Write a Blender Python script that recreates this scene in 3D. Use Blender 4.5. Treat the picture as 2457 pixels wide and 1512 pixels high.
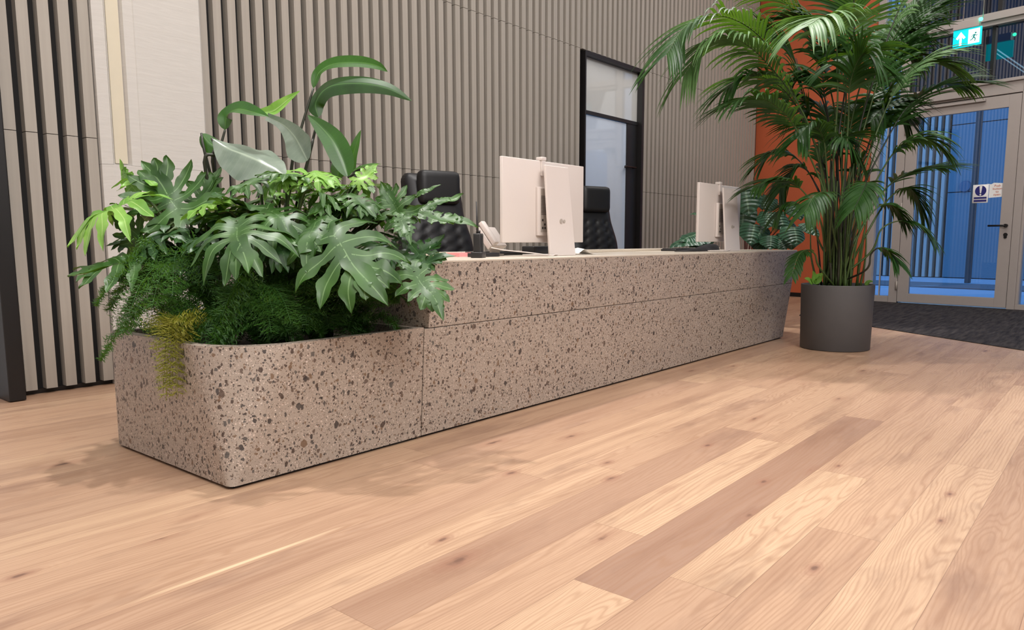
import bpy, bmesh, math, random
from mathutils import Vector, Matrix
random.seed(7)
PI = math.pi
scn = bpy.context.scene
for o in list(bpy.data.objects): bpy.data.objects.remove(o)

# ------------------------------------------------------------------ camera
W, Hh = 2457, 1512
FP, PX, PY = 1776.945, 1228.5, 802.997
CAM = Vector((0, 0, 0.88))
YAW, PIT, ROL = 0.69618817, 0.12416306, -0.00322696
_f = Vector((math.cos(YAW)*math.cos(PIT), math.sin(YAW)*math.cos(PIT), -math.sin(PIT)))
_r = Vector((math.sin(YAW), -math.cos(YAW), 0)); _u = _r.cross(_f)
RT = _r*math.cos(ROL) + _u*math.sin(ROL)
UP = -_r*math.sin(ROL) + _u*math.cos(ROL)
FW = _f
cd = bpy.data.cameras.new('camera'); cam = bpy.data.objects.new('camera', cd)
scn.collection.objects.link(cam); scn.camera = cam
cd.sensor_width = 36; cd.sensor_fit = 'HORIZONTAL'; cd.lens = 36*FP/W
cd.shift_y = (PY-Hh/2)/W; cd.clip_start = 0.05; cd.clip_end = 200
m = Matrix((RT, UP, -FW)).transposed().to_4x4(); m.translation = CAM
cam.matrix_world = m

# ------------------------------------------------------------------ world, light, exposure
scn.view_settings.view_transform = 'Standard'; scn.view_settings.look = 'None'
scn.view_settings.gamma = 1; scn.view_settings.use_curve_mapping = False
scn.view_settings.exposure = 0.30
wd = bpy.data.worlds.new('dusk_sky'); scn.world = wd; wd.use_nodes = True
bg = wd.node_tree.nodes['Background']
bg.inputs[0].default_value = (0.16, 0.38, 0.80, 1); bg.inputs[1].default_value = 3.0

def area(name, loc, size, power, col, target=None, sizey=None, spread=None):
    l = bpy.data.lights.new(name, 'AREA'); l.energy = power; l.color = col; l.size = size
    if sizey: l.shape = 'RECTANGLE'; l.size_y = sizey
    if spread: l.spread = spread
    o = bpy.data.objects.new(name, l); scn.collection.objects.link(o); o.location = loc
    d = (Vector(target)-Vector(loc)) if target else Vector((0, 0, -1))
    o.rotation_euler = d.to_track_quat('-Z', 'Y').to_euler()
    return o
def spot(name, loc, target, power, col, ang=60, r=0.06, blend=0.6):
    l = bpy.data.lights.new(name, 'SPOT'); l.energy = power; l.color = col
    l.spot_size = math.radians(ang); l.spot_blend = blend; l.shadow_soft_size = r
    o = bpy.data.objects.new(name, l); scn.collection.objects.link(o); o.location = loc
    o.rotation_euler = (Vector(target)-Vector(loc)).to_track_quat('-Z', 'Y').to_euler()
    return o
WARM = (1.0, 0.965, 0.94)
area('ceiling_panel_main', (3.0, 0.2, 5.9), 5.0, 165, WARM, sizey=6.0)
area('ceiling_panel_far', (9.0, 1.6, 5.9), 2.5, 110, WARM, sizey=4.0)
area('ceiling_panel_left', (-1.5, 1.5, 5.2), 3.0, 80, WARM, target=(2.5, 3.6, 0.8))
area('front_fill', (0.5, -3.2, 5.6), 4.0, 520, WARM, target=(4.5, 4.0, 1.2), sizey=2.5)  # unseen soft fill, added to brighten walls, desk front and floor
spot('spot_planter', (2.2, 3.7, 5.8), (1.75, 2.65, 0.7), 620, WARM, 52, 0.08)
spot('spot_desk', (4.6, 3.6, 5.8), (4.4, 2.5, 0.6), 380, WARM, 60, 0.12)
spot('spot_palm', (6.6, 2.9, 5.8), (6.2, 1.7, 0.6), 640, WARM, 50, 0.07)
spot('spot_front', (2.2, 0.6, 5.8), (1.9, 0.7, 0.0), 40, WARM, 70, 0.3)

# ------------------------------------------------------------------ helpers
def at(px, py, Y):      # point of the plane y = Y seen at pixel
    d = RT*((px-PX)/FP) - UP*((py-PY)/FP) + FW
    return CAM + d*((Y-CAM.y)/d.y)
def atd(px, py, D):     # point at forward depth D seen at pixel
    return CAM + (RT*((px-PX)/FP) - UP*((py-PY)/FP) + FW)*D
def smooth01(t): t = max(0, min(1, t)); return t*t*(3-2*t)

COL = scn.collection
def link(o, parent=None):
    COL.objects.link(o)
    if parent is not None: o.parent = parent
    return o
def mesh_obj(name, bm, mats, parent=None, smooth=False, bevel=0, auto=False):
    me = bpy.data.meshes.new(name)
    if bm.faces and not smooth: pass
    bmesh.ops.recalc_face_normals(bm, faces=bm.faces) if auto else None
    bm.to_mesh(me); bm.free()
    if not isinstance(mats, (list, tuple)): mats = [mats]
    for q in mats: me.materials.append(q)
    if smooth:
        me.polygons.foreach_set('use_smooth', [True]*len(me.polygons))
    o = bpy.data.objects.new(name, me); link(o, parent)
    if bevel:
        b = o.modifiers.new('bevel', 'BEVEL'); b.width = bevel; b.segments = 2; b.limit_method = 'ANGLE'
    return o
def tag(o, label=None, cat=None, group=None, kind=None):
    if label: o['label'] = label
    if cat: o['category'] = cat
    if group: o['group'] = group
    if kind: o['kind'] = kind
    return o
def thing(name, label, cat, loc=(0, 0, 0), rz=0, group=None):
    o = bpy.data.objects.new(name, None); o.empty_display_size = 0.1
    COL.objects.link(o); o.location = loc; o.rotation_euler = (0, 0, rz)
    return tag(o, label, cat, group)
def NB(): return bmesh.new()
def box(bm, x0, x1, y0, y1, z0, z1, mi=0, M=None):
    P = [(x0,y0,z0),(x1,y0,z0),(x1,y1,z0),(x0,y1,z0),(x0,y0,z1),(x1,y0,z1),(x1,y1,z1),(x0,y1,z1)]
    v = [bm.verts.new(M @ Vector(p) if M else p) for p in P]
    for q in ((0,3,2,1),(4,5,6,7),(0,1,5,4),(1,2,6,5),(2,3,7,6),(3,0,4,7)):
        f = bm.faces.new([v[i] for i in q]); f.material_index = mi
    return v
def rbox(bm, x0, x1, y0, y1, z0, z1, r, seg=4, M=None, mi=0):
    t = bmesh.new(); box(t, x0, x1, y0, y1, z0, z1)
    bmesh.ops.bevel(t, geom=t.edges[:], offset=r, segments=seg, profile=0.6, affect='EDGES')
    mp = {}
    for v in t.verts: mp[v] = bm.verts.new(M @ v.co if M else v.co)
    for f in t.faces:
        g = bm.faces.new([mp[v] for v in f.verts]); g.material_index = mi; g.smooth = True
    t.free()
def tube(bm, pts, rad, n=7, cap=True, mi=0):
    pts = [Vector(p) for p in pts]
    if not isinstance(rad, (list, tuple)): rad = [rad]*len(pts)
    rings = []; prev = None
    for i, p in enumerate(pts):
        t = (pts[min(i+1, len(pts)-1)]-pts[max(i-1, 0)])
        t = t.normalized() if t.length > 1e-9 else Vector((0, 0, 1))
        a = prev - t*prev.dot(t) if prev is not None else t.cross(Vector((0.3, 0.9, 0.17)))
        if a.length < 1e-6: a = t.orthogonal()
        a.normalize(); prev = a; b = t.cross(a)
        rings.append([bm.verts.new(p + (a*math.cos(2*PI*k/n)+b*math.sin(2*PI*k/n))*rad[i]) for k in range(n)])
    for i in range(len(rings)-1):
        for k in range(n):
            f = bm.faces.new((rings[i][k], rings[i][(k+1) % n], rings[i+1][(k+1) % n], rings[i+1][k])); f.smooth = True; f.material_index = mi
    if cap:
        f = bm.faces.new(rings[0][::-1]); f.material_index = mi
        f = bm.faces.new(rings[-1]); f.material_index = mi
def lathe(bm, prof, n=48, c=(0, 0, 0), mi=0):
    rings = [[bm.verts.new((c[0]+r*math.cos(2*PI*k/n), c[1]+r*math.sin(2*PI*k/n), c[2]+z)) for k in range(n)] for r, z in prof]
    for i in range(len(rings)-1):
        for k in range(n):
            f = bm.faces.new((rings[i][k], rings[i][(k+1) % n], rings[i+1][(k+1) % n], rings[i+1][k])); f.smooth = True; f.material_index = mi
    bm.faces.new(rings[0][::-1]); bm.faces.new(rings[-1])
def catmull(P, n=8):
    P = [Vector(p) for p in P]; Q = [P[0]*2-P[1]] + P + [P[-1]*2-P[-2]]; out = []
    for i in range(1, len(Q)-2):
        for k in range(n):
            t = k/n; a, b, c, d = Q[i-1], Q[i], Q[i+1], Q[i+2]
            out.append(0.5*((2*b)+(c-a)*t+(2*a-5*b+4*c-d)*t*t+(3*b-a-3*c+d)*t**3))
    out.append(P[-1]); return out
def sample(pts, t):
    x = max(0, min(1, t))*(len(pts)-1); i = min(int(x), len(pts)-2); return pts[i].lerp(pts[i+1], x-i)
def text_bm(body, size, M, align='CENTER', depth=0.0006):
    c = bpy.data.curves.new('txt', 'FONT'); c.body = body; c.size = size; c.align_x = align; c.align_y = 'CENTER'; c.extrude = depth
    o = bpy.data.objects.new('txt', c); COL.objects.link(o)
    dg = bpy.context.evaluated_depsgraph_get(); me = bpy.data.meshes.new_from_object(o.evaluated_get(dg))
    bm = bmesh.new(); bm.from_mesh(me); bm.transform(M)
    bpy.data.objects.remove(o); bpy.data.curves.remove(c); bpy.data.meshes.remove(me)
    return bm

# ------------------------------------------------------------------ materials
def lin(r, g, b):
    f = lambda c: (c/255/12.92) if c/255 <= 0.04045 else ((c/255+0.055)/1.055)**2.4
    return (f(r), f(g), f(b), 1)
class NT:
    def __init__(s, name):
        s.m = bpy.data.materials.new(name); s.m.use_nodes = True; s.t = s.m.node_tree
        s.b = s.t.nodes['Principled BSDF']; s.out = s.t.nodes['Material Output']
    def n(s, typ, **kw):
        q = s.t.nodes.new(typ)
        for k, v in kw.items(): setattr(q, k, v)
        return q
    def l(s, a, b): s.t.links.new(a, b)
    def val(s, sock, v):
        if hasattr(v, 'links') or isinstance(v, bpy.types.NodeSocket): s.l(v, sock)
        else: sock.default_value = v
    def math(s, op, a, b=0.0, c=0.0):
        q = s.n('ShaderNodeMath', operation=op)
        s.val(q.inputs[0], a); s.val(q.inputs[1], b); s.val(q.inputs[2], c); return q.outputs[0]
    def mix(s, fac, a, b, typ='MIX'):
        q = s.n('ShaderNodeMix', data_type='RGBA', blend_type=typ)
        s.val(q.inputs[0], fac); s.val(q.inputs[6], a); s.val(q.inputs[7], b); return q.outputs[2]
    def ramp(s, fac, stops, interp='LINEAR'):
        q = s.n('ShaderNodeValToRGB'); q.color_ramp.interpolation = interp; e = q.color_ramp.elements
        while len(e) < len(stops): e.new(0.5)
        for i, (p, c) in enumerate(stops):
            e[i].position = p; e[i].color = c if len(c) == 4 else (*c, 1)
        s.l(fac, q.inputs[0]); return q.outputs[0]
    def mapping(s, vec, scale=(1, 1, 1), loc=(0, 0, 0)):
        q = s.n('ShaderNodeMapping'); s.l(vec, q.inputs[0]); q.inputs[1].default_value = loc; q.inputs[3].default_value = scale; return q.outputs[0]
    def noise(s, vec, scale, detail=3, rough=0.5, dist=0.0, dim='3D'):
        q = s.n('ShaderNodeTexNoise', noise_dimensions=dim); s.l(vec, q.inputs['Vector']); q.inputs['Scale'].default_value = scale
        q.inputs['Detail'].default_value = detail; q.inputs['Roughness'].default_value = rough; q.inputs['Distortion'].default_value = dist; return q
    def bump(s, h, strength=0.2, dist=0.002):
        q = s.n('ShaderNodeBump'); q.inputs['Strength'].default_value = strength; q.inputs['Distance'].default_value = dist
        s.l(h, q.inputs['Height']); s.l(q.outputs[0], s.b.inputs['Normal'])
def plain(name, col, rough=0.5, metal=0.0, spec=None, noise=None, emit=None, estr=0):
    t = NT(name); t.b.inputs['Roughness'].default_value = rough; t.b.inputs['Metallic'].default_value = metal
    t.b.inputs['Base Color'].default_value = col
    if spec is not None: t.b.inputs['Specular IOR Level'].default_value = spec
    if noise:
        tc = t.n('ShaderNodeTexCoord'); nz = t.noise(tc.outputs['Object'], noise[0], 4)
        c2 = tuple(c*(1-noise[1]) for c in col[:3])+(1,)
        t.l(t.mix(nz.outputs[0], c2, tuple(min(1, c*(1+noise[1])) for c in col[:3])+(1,)), t.b.inputs['Base Color'])
        t.bump(nz.outputs[0], 0.15, 0.001)
    if emit: t.b.inputs['Emission Color'].default_value = emit; t.b.inputs['Emission Strength'].default_value = estr
    return t.m
def slat_mat():
    t = NT('painted_slat'); tc = t.n('ShaderNodeTexCoord')
    v = t.mapping(tc.outputs['Object'], (40, 40, 1.2)); nz = t.noise(v, 1.0, 5)
    t.l(t.mix(nz.outputs[0], lin(151, 143, 133), lin(171, 163, 152)), t.b.inputs['Base Color'])
    t.b.inputs['Roughness'].default_value = 0.55; t.bump(nz.outputs[0], 0.15, 0.001); return t.m
def plaster_mat():
    t = NT('white_plaster'); tc = t.n('ShaderNodeTexCoord')
    v = t.mapping(tc.outputs['Object'], (6, 6, 60)); nz = t.noise(v, 1.0, 4, dist=0.6)
    t.l(t.mix(nz.outputs[0], lin(190, 185, 178), lin(204, 199, 192)), t.b.inputs['Base Color'])
    t.b.inputs['Roughness'].default_value = 0.8; t.bump(nz.outputs[0], 0.35, 0.004); return t.m
def terrazzo_mat(name='terrazzo'):
    t = NT(name); tc = t.n('ShaderNodeTexCoord'); P = tc.outputs['Object']
    dn = t.noise(P, 70, 2)
    dv = t.n('ShaderNodeVectorMath', operation='MULTIPLY_ADD'); t.l(dn.outputs['Color'], dv.inputs[0]); dv.inputs[1].default_value = (0.013,)*3; t.l(P, dv.inputs[2])
    base = t.noise(P, 4, 4); fine = t.noise(P, 260, 2)
    col = t.mix(base.outputs[0], lin(160, 147, 134), lin(177, 163, 149))
    col = t.mix(t.math('MULTIPLY', fine.outputs[0], 0.5), col, lin(138, 123, 111))
    dark = [(0, lin(66, 52, 45)), (0.25, lin(92, 76, 66)), (0.45, lin(52, 47, 46)), (0.62, lin(84, 80, 76)), (0.72, lin(112, 88, 68)), (0.9, lin(66, 62, 60))]
    for scale, lo, hi, seedoff, light, met, sq in ((180, 0.10, 0.42, 3.1, False, 0.3, 1), (105, 0.05, 0.44, 1.7, True, 1.2, .75), (95, 0.05, 0.48, 5.3, False, 2.1, 1.4), (50, -0.12, 0.46, 0.0, False, 0.7, 1.5), (45, -0.40, 0.46, 2.2, False, 1.7, .65), (30, -1.1, 0.46, 9.4, False, 2.6, 1.3)):
        mp = t.mapping(dv.outputs[0], (1, 1, 1.0/sq), (seedoff, seedoff*2, 0)); mp.node.inputs[2].default_value = (met, met*.6, met*.8)
        vo = t.n('ShaderNodeTexVoronoi', feature='F1', distance='MINKOWSKI'); vo.inputs['Exponent'].default_value = 1.35; t.l(mp, vo.inputs['Vector']); vo.inputs['Scale'].default_value = scale; vo.inputs['Randomness'].default_value = 1
        wn = t.n('ShaderNodeSeparateColor'); t.l(vo.outputs['Color'], wn.inputs[0])
        thr = t.math('MULTIPLY_ADD', wn.outputs[0], hi-lo, lo)
        mask = t.math('LESS_THAN', vo.outputs['Distance'], thr)
        if light: c = t.ramp(wn.outputs[1], [(0, lin(205, 186, 172)), (0.5, lin(190, 170, 158)), (0.8, lin(214, 200, 188))], 'CONSTANT')
        else: c = t.ramp(wn.outputs[1], dark, 'CONSTANT')
        col = t.mix(t.math('MULTIPLY', mask, 0.9), col, c)
    t.l(col, t.b.inputs['Base Color']); t.b.inputs['Roughness'].default_value = 0.42
    return t.m
KNOTS = [(1.486, 1.518, .030), (2.115, 1.772, .034), (1.415, 1.38, .055), (2.30, 1.44, .035), (2.62, 0.985, .03), (1.99, 0.60, .03), (2.60, 0.405, .022), (0.60, 2.22, .032), (2.46, 1.56, .03), (3.0, 0.83, .02), (2.9, 0.43, .025), (2.95, 1.36, .03)]
def floor_mat():
    t = NT('oak_planks'); uv = t.n('ShaderNodeUVMap', uv_map='UVMap'); U = uv.outputs[0]
    at_ = t.n('ShaderNodeAttribute', attribute_name='plank'); sp = t.n('ShaderNodeSeparateColor'); t.l(at_.outputs['Color'], sp.inputs[0])
    tone, seed, dark = sp.outputs[0], sp.outputs[1], sp.outputs[2]
    cx = t.n('ShaderNodeCombineXYZ'); t.l(t.math('MULTIPLY', seed, 37.0), cx.inputs[2]); t.l(t.math('MULTIPLY', seed, 91.0), cx.inputs[0])
    ad = t.n('ShaderNodeVectorMath', operation='ADD'); t.l(U, ad.inputs[0]); t.l(cx.outputs[0], ad.inputs[1]); P = ad.outputs[0]
    # flowing cathedral grain
    warp = t.noise(t.mapping(P, (0.75, 5.5, 1)), 1.0, 3, 0.45)
    sx = t.n('ShaderNodeSeparateXYZ'); t.l(P, sx.inputs[0])
    ph = t.math('ADD', t.math('MULTIPLY', sx.outputs[1], 430.0), t.math('MULTIPLY', warp.outputs[0], t.math('MULTIPLY_ADD', seed, 150.0, 40.0)))
    grain = t.math('MULTIPLY_ADD', t.math('SINE', ph), 0.5, 0.5)
    fine = t.noise(t.mapping(P, (9, 190, 1)), 1.0, 4, 0.65)
    streak = t.noise(t.mapping(P, (0.9, 15, 1)), 1.0, 4, 0.6)
    blotch = t.noise(t.mapping(P, (1.6, 5, 1)), 1.0, 4, 0.65)
    base = t.ramp(tone, [(0, lin(168, 136, 111)), (0.5, lin(181, 148, 121)), (1, lin(195, 164, 134))])
    base = t.mix(t.math('MULTIPLY', dark, 0.75), base, lin(144, 113, 96))
    g = t.math('MULTIPLY', t.math('POWER', grain, 2.6), 0.36); col = t.mix(g, base, lin(140, 102, 74))
    gf = t.math('MULTIPLY', t.math('SUBTRACT', fine.outputs[0], 0.35), 0.75); gf.node.use_clamp = True
    col = t.mix(gf, col, lin(146, 108, 80))
    col = t.mix(t.math('MULTIPLY', t.ramp(streak.outputs[0], [(0.48, (0, 0, 0)), (0.74, (1, 1, 1))]), 0.55), col, lin(130, 94, 72))
    col = t.mix(t.math('MULTIPLY', t.ramp(blotch.outputs[0], [(0.54, (0, 0, 0)), (0.74, (1, 1, 1))]), 0.55), col, lin(120, 90, 74))
    kv = t.n('ShaderNodeTexVoronoi', feature='F1', voronoi_dimensions='2D'); t.l(t.mapping(P, (1.5, 5.0, 1)), kv.inputs['Vector']); kv.inputs['Scale'].default_value = 1.1
    kn = t.noise(P, 30, 3); kd = t.math('ADD', kv.outputs['Distance'], t.math('MULTIPLY', t.math('SUBTRACT', kn.outputs[0], 0.5), 0.14))
    ks = t.n('ShaderNodeSeparateColor'); t.l(kv.outputs['Color'], ks.inputs[0]); kd = t.math('ADD', kd, t.math('MULTIPLY', ks.outputs[0], 0.95))
    col = t.mix(t.math('MULTIPLY', t.ramp(kd, [(0.05, (1, 1, 1)), (0.24, (0, 0, 0))]), 0.55), col, lin(140, 100, 78))
    col = t.mix(t.math('MULTIPLY', t.ramp(kd, [(0.03, (1, 1, 1)), (0.10, (0, 0, 0))]), 0.80), col, lin(84, 58, 46))
    # single knots and one pale sapwood streak where the photo shows them
    OC = t.n('ShaderNodeTexCoord').outputs['Object']; km = None
    for (kx, ky, hl) in KNOTS:
        mpn = t.mapping(OC, (1/hl, 1/(hl*0.42), 0), (-kx/hl, -ky/(hl*0.42), 0)); ln_ = t.n('ShaderNodeVectorMath', operation='LENGTH'); t.l(mpn, ln_.inputs[0])
        km = ln_.outputs['Value'] if km is None else t.math('MINIMUM', km, ln_.outputs['Value'])
    km = t.math('ADD', km, t.math('MULTIPLY', t.math('SUBTRACT', kn.outputs[0], 0.5), 1.1))
    ringn = t.math('MULTIPLY_ADD', t.math('SINE', t.math('MULTIPLY', km, 9.0)), 0.5, 0.5)
    col = t.mix(t.math('MULTIPLY', t.math('MULTIPLY', ringn, t.ramp(t.math('MULTIPLY', km, 0.2), [(0.2, (1, 1, 1)), (0.9, (0, 0, 0))])), 0.22), col, lin(140, 100, 74))
    col = t.mix(t.math('MULTIPLY', t.ramp(t.math('MULTIPLY', km, 0.4), [(0.30, (1, 1, 1)), (0.85, (0, 0, 0))]), 0.60), col, lin(140, 100, 80))
    col = t.mix(t.math('MULTIPLY', t.ramp(km, [(0.25, (1, 1, 1)), (0.8, (0, 0, 0))]), 0.7), col, lin(92, 64, 52))
    sm = t.mapping(OC, (1/0.36, 1/0.011, 0), (-1.04/0.36, -1.832/0.011, 0)); sl_ = t.n('ShaderNodeVectorMath', operation='LENGTH'); t.l(sm, sl_.inputs[0])
    col = t.mix(t.math('MULTIPLY', t.ramp(sl_.outputs['Value'], [(0.3, (1, 1, 1)), (1.0, (0, 0, 0))]), 0.75), col, lin(216, 194, 158))
    # joints
    e = t.n('ShaderNodeAttribute', attribute_name='edge'); se = t.n('ShaderNodeSeparateXYZ'); t.l(e.outputs['Vector'], se.inputs[0])
    ex = t.math('MINIMUM', se.outputs[0], t.math('SUBTRACT', se.outputs[2], se.outputs[0]))
    ey = t.math('MINIMUM', se.outputs[1], t.math('SUBTRACT', 0.186, se.outputs[1]))
    jm = t.math('LESS_THAN', t.math('MINIMUM', ex, ey), 0.0009)
    col = t.mix(t.math('MULTIPLY', jm, 0.62), col, lin(110, 78, 58))
    t.l(col, t.b.inputs['Base Color'])
    r = t.math('MULTIPLY_ADD', fine.outputs[0], 0.12, 0.40); t.l(r, t.b.inputs['Roughness'])
    t.bump(t.math('SUBTRACT', fine.outputs[0], t.math('MULTIPLY', jm, 1.0)), 0.12, 0.001)
    return t.m
def leaf_mat(name, c1, c2, vein, rough=0.38, trans=0.18, side=0, ripple=0.0):
    t = NT(name); tc = t.n('ShaderNodeTexCoord'); uv = t.n('ShaderNodeUVMap', uv_map='UVMap')
    nz = t.noise(tc.outputs['Object'], 9, 3); col = t.mix(t.ramp(nz.outputs[0], [(0.3, (0, 0, 0)), (0.7, (1, 1, 1))]), c1, c2)
    s = t.n('ShaderNodeSeparateXYZ'); t.l(uv.outputs[0], s.inputs[0])
    d = t.math('ABSOLUTE', t.math('SUBTRACT', s.outputs[1], 0.5))
    mr = t.ramp(d, [(0.012, (1, 1, 1)), (0.05, (0, 0, 0))]); col = t.mix(t.math('MULTIPLY', mr, 0.7), col, vein)
    if side:
        w = t.math('SINE', t.math('MULTIPLY_ADD', s.outputs[0], side*6.28, t.math('MULTIPLY', d, -9.0)))
        sv = t.ramp(w, [(0.90, (0, 0, 0)), (1.0, (1, 1, 1))]); col = t.mix(t.math('MULTIPLY', sv, 0.20 if ripple else 0.12), col, vein)
        if ripple: t.bump(w, ripple, 0.01)
    t.l(col, t.b.inputs['Base Color']); t.b.inputs['Roughness'].default_value = rough
    t.b.inputs['Specular IOR Level'].default_value = 0.3 if 'palm' in name else 0.5
    tr = t.n('ShaderNodeBsdfTranslucent'); t.l(t.mix(0.5, col, (0.25, 0.5, 0.02, 1)), tr.inputs[0])
    mx = t.n('ShaderNodeMixShader'); mx.inputs[0].default_value = trans
    t.l(t.b.outputs[0], mx.inputs[1]); t.l(tr.outputs[0], mx.inputs[2]); t.l(mx.outputs[0], t.out.inputs[0]); return t.m
def glass_mat(name, tint, refl=0.10, rough=0.0, opac=0.0, ocol=(0.5, 0.6, 0.7, 1)):
    t = NT(name); tr = t.n('ShaderNodeBsdfTransparent'); tr.inputs[0].default_value = tint
    gl = t.n('ShaderNodeBsdfGlossy'); gl.inputs['Roughness'].default_value = rough; gl.inputs[0].default_value = (1, 1, 1, 1)
    lw = t.n('ShaderNodeFresnel'); lw.inputs[0].default_value = 1.5
    mx = t.n('ShaderNodeMixShader'); t.l(t.math('MULTIPLY_ADD', lw.outputs[0], 1.0, refl), mx.inputs[0])
    a = tr.outputs[0]
    if opac:
        df = t.n('ShaderNodeBsdfDiffuse'); df.inputs[0].default_value = ocol
        m2 = t.n('ShaderNodeMixShader'); m2.inputs[0].default_value = opac; t.l(a, m2.inputs[1]); t.l(df.outputs[0], m2.inputs[2]); a = m2.outputs[0]
    t.l(a, mx.inputs[1]); t.l(gl.outputs[0], mx.inputs[2]); t.l(mx.outputs[0], t.out.inputs[0]); return t.m
def carpet_mat():
    t = NT('dark_carpet'); tc = t.n('ShaderNodeTexCoord'); P = tc.outputs['Object']
    v = t.mapping(P, (3, 26, 1)); a = t.noise(v, 1, 4, 0.6); b = t.noise(P, 220, 2)
    col = t.mix(t.ramp(a.outputs[0], [(0.35, (0, 0, 0)), (0.7, (1, 1, 1))]), lin(44, 42, 44), lin(84, 78, 76))
    col = t.mix(t.math('MULTIPLY', b.outputs[0], 0.5), col, lin(30, 29, 31))
    t.l(col, t.b.inputs['Base Color']); t.b.inputs['Roughness'].default_value = 0.95; t.b.inputs['Specular IOR Level'].default_value = 0.1
    t.bump(b.outputs[0], 0.6, 0.004); return t.m
def soil_mat():
    t = NT('soil'); tc = t.n('ShaderNodeTexCoord'); a = t.noise(tc.outputs['Object'], 60, 4)
    t.l(t.mix(a.outputs[0], lin(20, 15, 11), lin(62, 46, 34)), t.b.inputs['Base Color']); t.b.inputs['Roughness'].default_value = 0.95
    t.bump(a.outputs[0], 1.0, 0.02); return t.m
def leather_mat():
    t = NT('black_leather'); tc = t.n('ShaderNodeTexCoord'); a = t.noise(tc.outputs['Object'], 160, 3)
    t.b.inputs['Base Color'].default_value = lin(15, 14, 16); t.b.inputs['Roughness'].default_value = 0.5; t.bump(a.outputs[0], 0.2, 0.001); return t.m

M_slat, M_plaster, M_terr, M_floor = slat_mat(), plaster_mat(), terrazzo_mat(), floor_mat()
M_cream = plain('cream_plaster', lin(206, 196, 174), 0.7, noise=(8, 0.04))
M_black = plain('matt_black', lin(20, 17, 17), 0.45, noise=(30, 0.2))
M_backing = plain('black_backing', lin(14, 12, 12), 0.8)
M_orange = plain('orange_paint', lin(186, 92, 56), 0.6, noise=(1.2, 0.08))
M_wallp = plain('pale_paint', lin(200, 202, 206), 0.8, noise=(2, 0.04))
M_frame = plain('taupe_metal', lin(168, 158, 152), 0.45, metal=0.0, noise=(20, 0.03))
M_frame_d = plain('dark_taupe', lin(70, 64, 62), 0.6)  # even dark taupe of the outdoor post and the port panel vent bars
M_carpet, M_soil, M_leather = carpet_mat(), soil_mat(), leather_mat()
M_pot = plain('grey_pot', lin(80, 79, 80), 0.55, noise=(14, 0.06))
M_top = plain('pale_stone_top', lin(196, 184, 168), 0.35, noise=(90, 0.12))
M_white = plain('white_plastic', lin(208, 197, 190), 0.4)
M_port = plain('grey_plastic', lin(168, 158, 148), 0.5)
M_dark = plain('dark_plastic', lin(38, 36, 36), 0.4)
M_glass = glass_mat('clear_glass', (0.80, 0.88, 0.95, 1), 0.02)
M_glass_d = glass_mat('tinted_glass', (0.20, 0.27, 0.32, 1), 0.10)
M_frost = glass_mat('frosted_glass', (0.6, 0.75, 0.9, 1), 0.06, 0.03, 0.93, lin(200, 212, 228))
M_frost2 = glass_mat('frosted_glass_pale', (0.8, 0.8, 0.8, 1), 0.08, 0.03, 0.95, lin(206, 206, 202))
M_bluewall = plain('blue_panels', lin(96, 113, 121), 0.5, noise=(1.5, 0.08))
M_paving = plain('pale_paving', lin(160, 165, 172), 0.6, noise=(6, 0.06))
M_kerb = plain('dark_kerb', lin(95, 92, 92), 0.8, noise=(12, 0.1))
M_paper = plain('white_paper', lin(240, 238, 235), 0.6)
M_pink = plain('pink_paper', lin(232, 150, 150), 0.6)
M_blue = plain('sign_blue', lin(36, 34, 110), 0.5)
M_redink = plain('orange_ink', lin(205, 120, 90), 0.6)
M_signg = plain('lit_sign_green', lin(0, 150, 150), 0.4, emit=(0.0, 0.62, 0.68, 1), estr=0.9)
M_signw = plain('lit_sign_white', lin(240, 255, 250), 0.4, emit=(0.62, 1.0, 0.9, 1), estr=1.1)
M_led = plain('green_indicator', lin(0, 220, 150), 0.4, emit=(0.05, 1.0, 0.55, 1), estr=6)
M_refl_streak = plain('glowing_reflection', lin(255, 250, 240), 0.4, emit=(1, 0.95, 0.88, 1), estr=3)  # glow that imitates light reflected in the door glazing
M_philo = leaf_mat('philodendron_leaf', lin(36, 70, 24), lin(60, 98, 38), lin(122, 156, 100), 0.42, 0.15)
M_philo_l = leaf_mat('young_philodendron_leaf', lin(96, 150, 48), lin(140, 184, 84), lin(184, 212, 130), 0.4, 0.25)
M_philo_d = leaf_mat('dark_and_shaded_philodendron_leaf', lin(26, 54, 24), lin(42, 80, 34), lin(80, 120, 64), 0.42, 0.12)  # darker green; low fill leaves use it as shade put into the colour
M_lance = leaf_mat('lance_leaf', lin(32, 74, 20), lin(48, 98, 30), lin(96, 136, 72), 0.32, 0.25, side=26)
M_silver = leaf_mat('silver_leaf', lin(96, 110, 96), lin(126, 138, 124), lin(160, 172, 152), 0.28, 0.1, side=16)
M_palm = leaf_mat('palm_leaflet', lin(28, 58, 24), lin(48, 84, 36), lin(78, 110, 58), 0.42, 0.18)
M_palm_l = leaf_mat('lit_palm_leaflet', lin(64, 100, 52), lin(98, 130, 80), lin(130, 156, 104), 0.5, 0.18)  # lighter copy of the palm green: light on some fronds put into the colour
M_quilt = leaf_mat('quilted_leaf', lin(26, 62, 42), lin(52, 92, 66), lin(112, 142, 112), 0.34, 0.08, side=7, ripple=0.5)
M_fern = leaf_mat('fern_green', lin(34, 74, 24), lin(62, 110, 36), lin(70, 110, 50), 0.55, 0.3)
M_fern_y = leaf_mat('fern_yellow', lin(120, 120, 34), lin(150, 144, 52), lin(150, 140, 60), 0.6, 0.3)
M_stem = plain('green_stem', lin(62, 82, 36), 0.5)
M_stem_d = plain('dark_stem', lin(38, 40, 26), 0.5)
M_stem_r = plain('red_stem', lin(120, 44, 30), 0.5)

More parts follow.
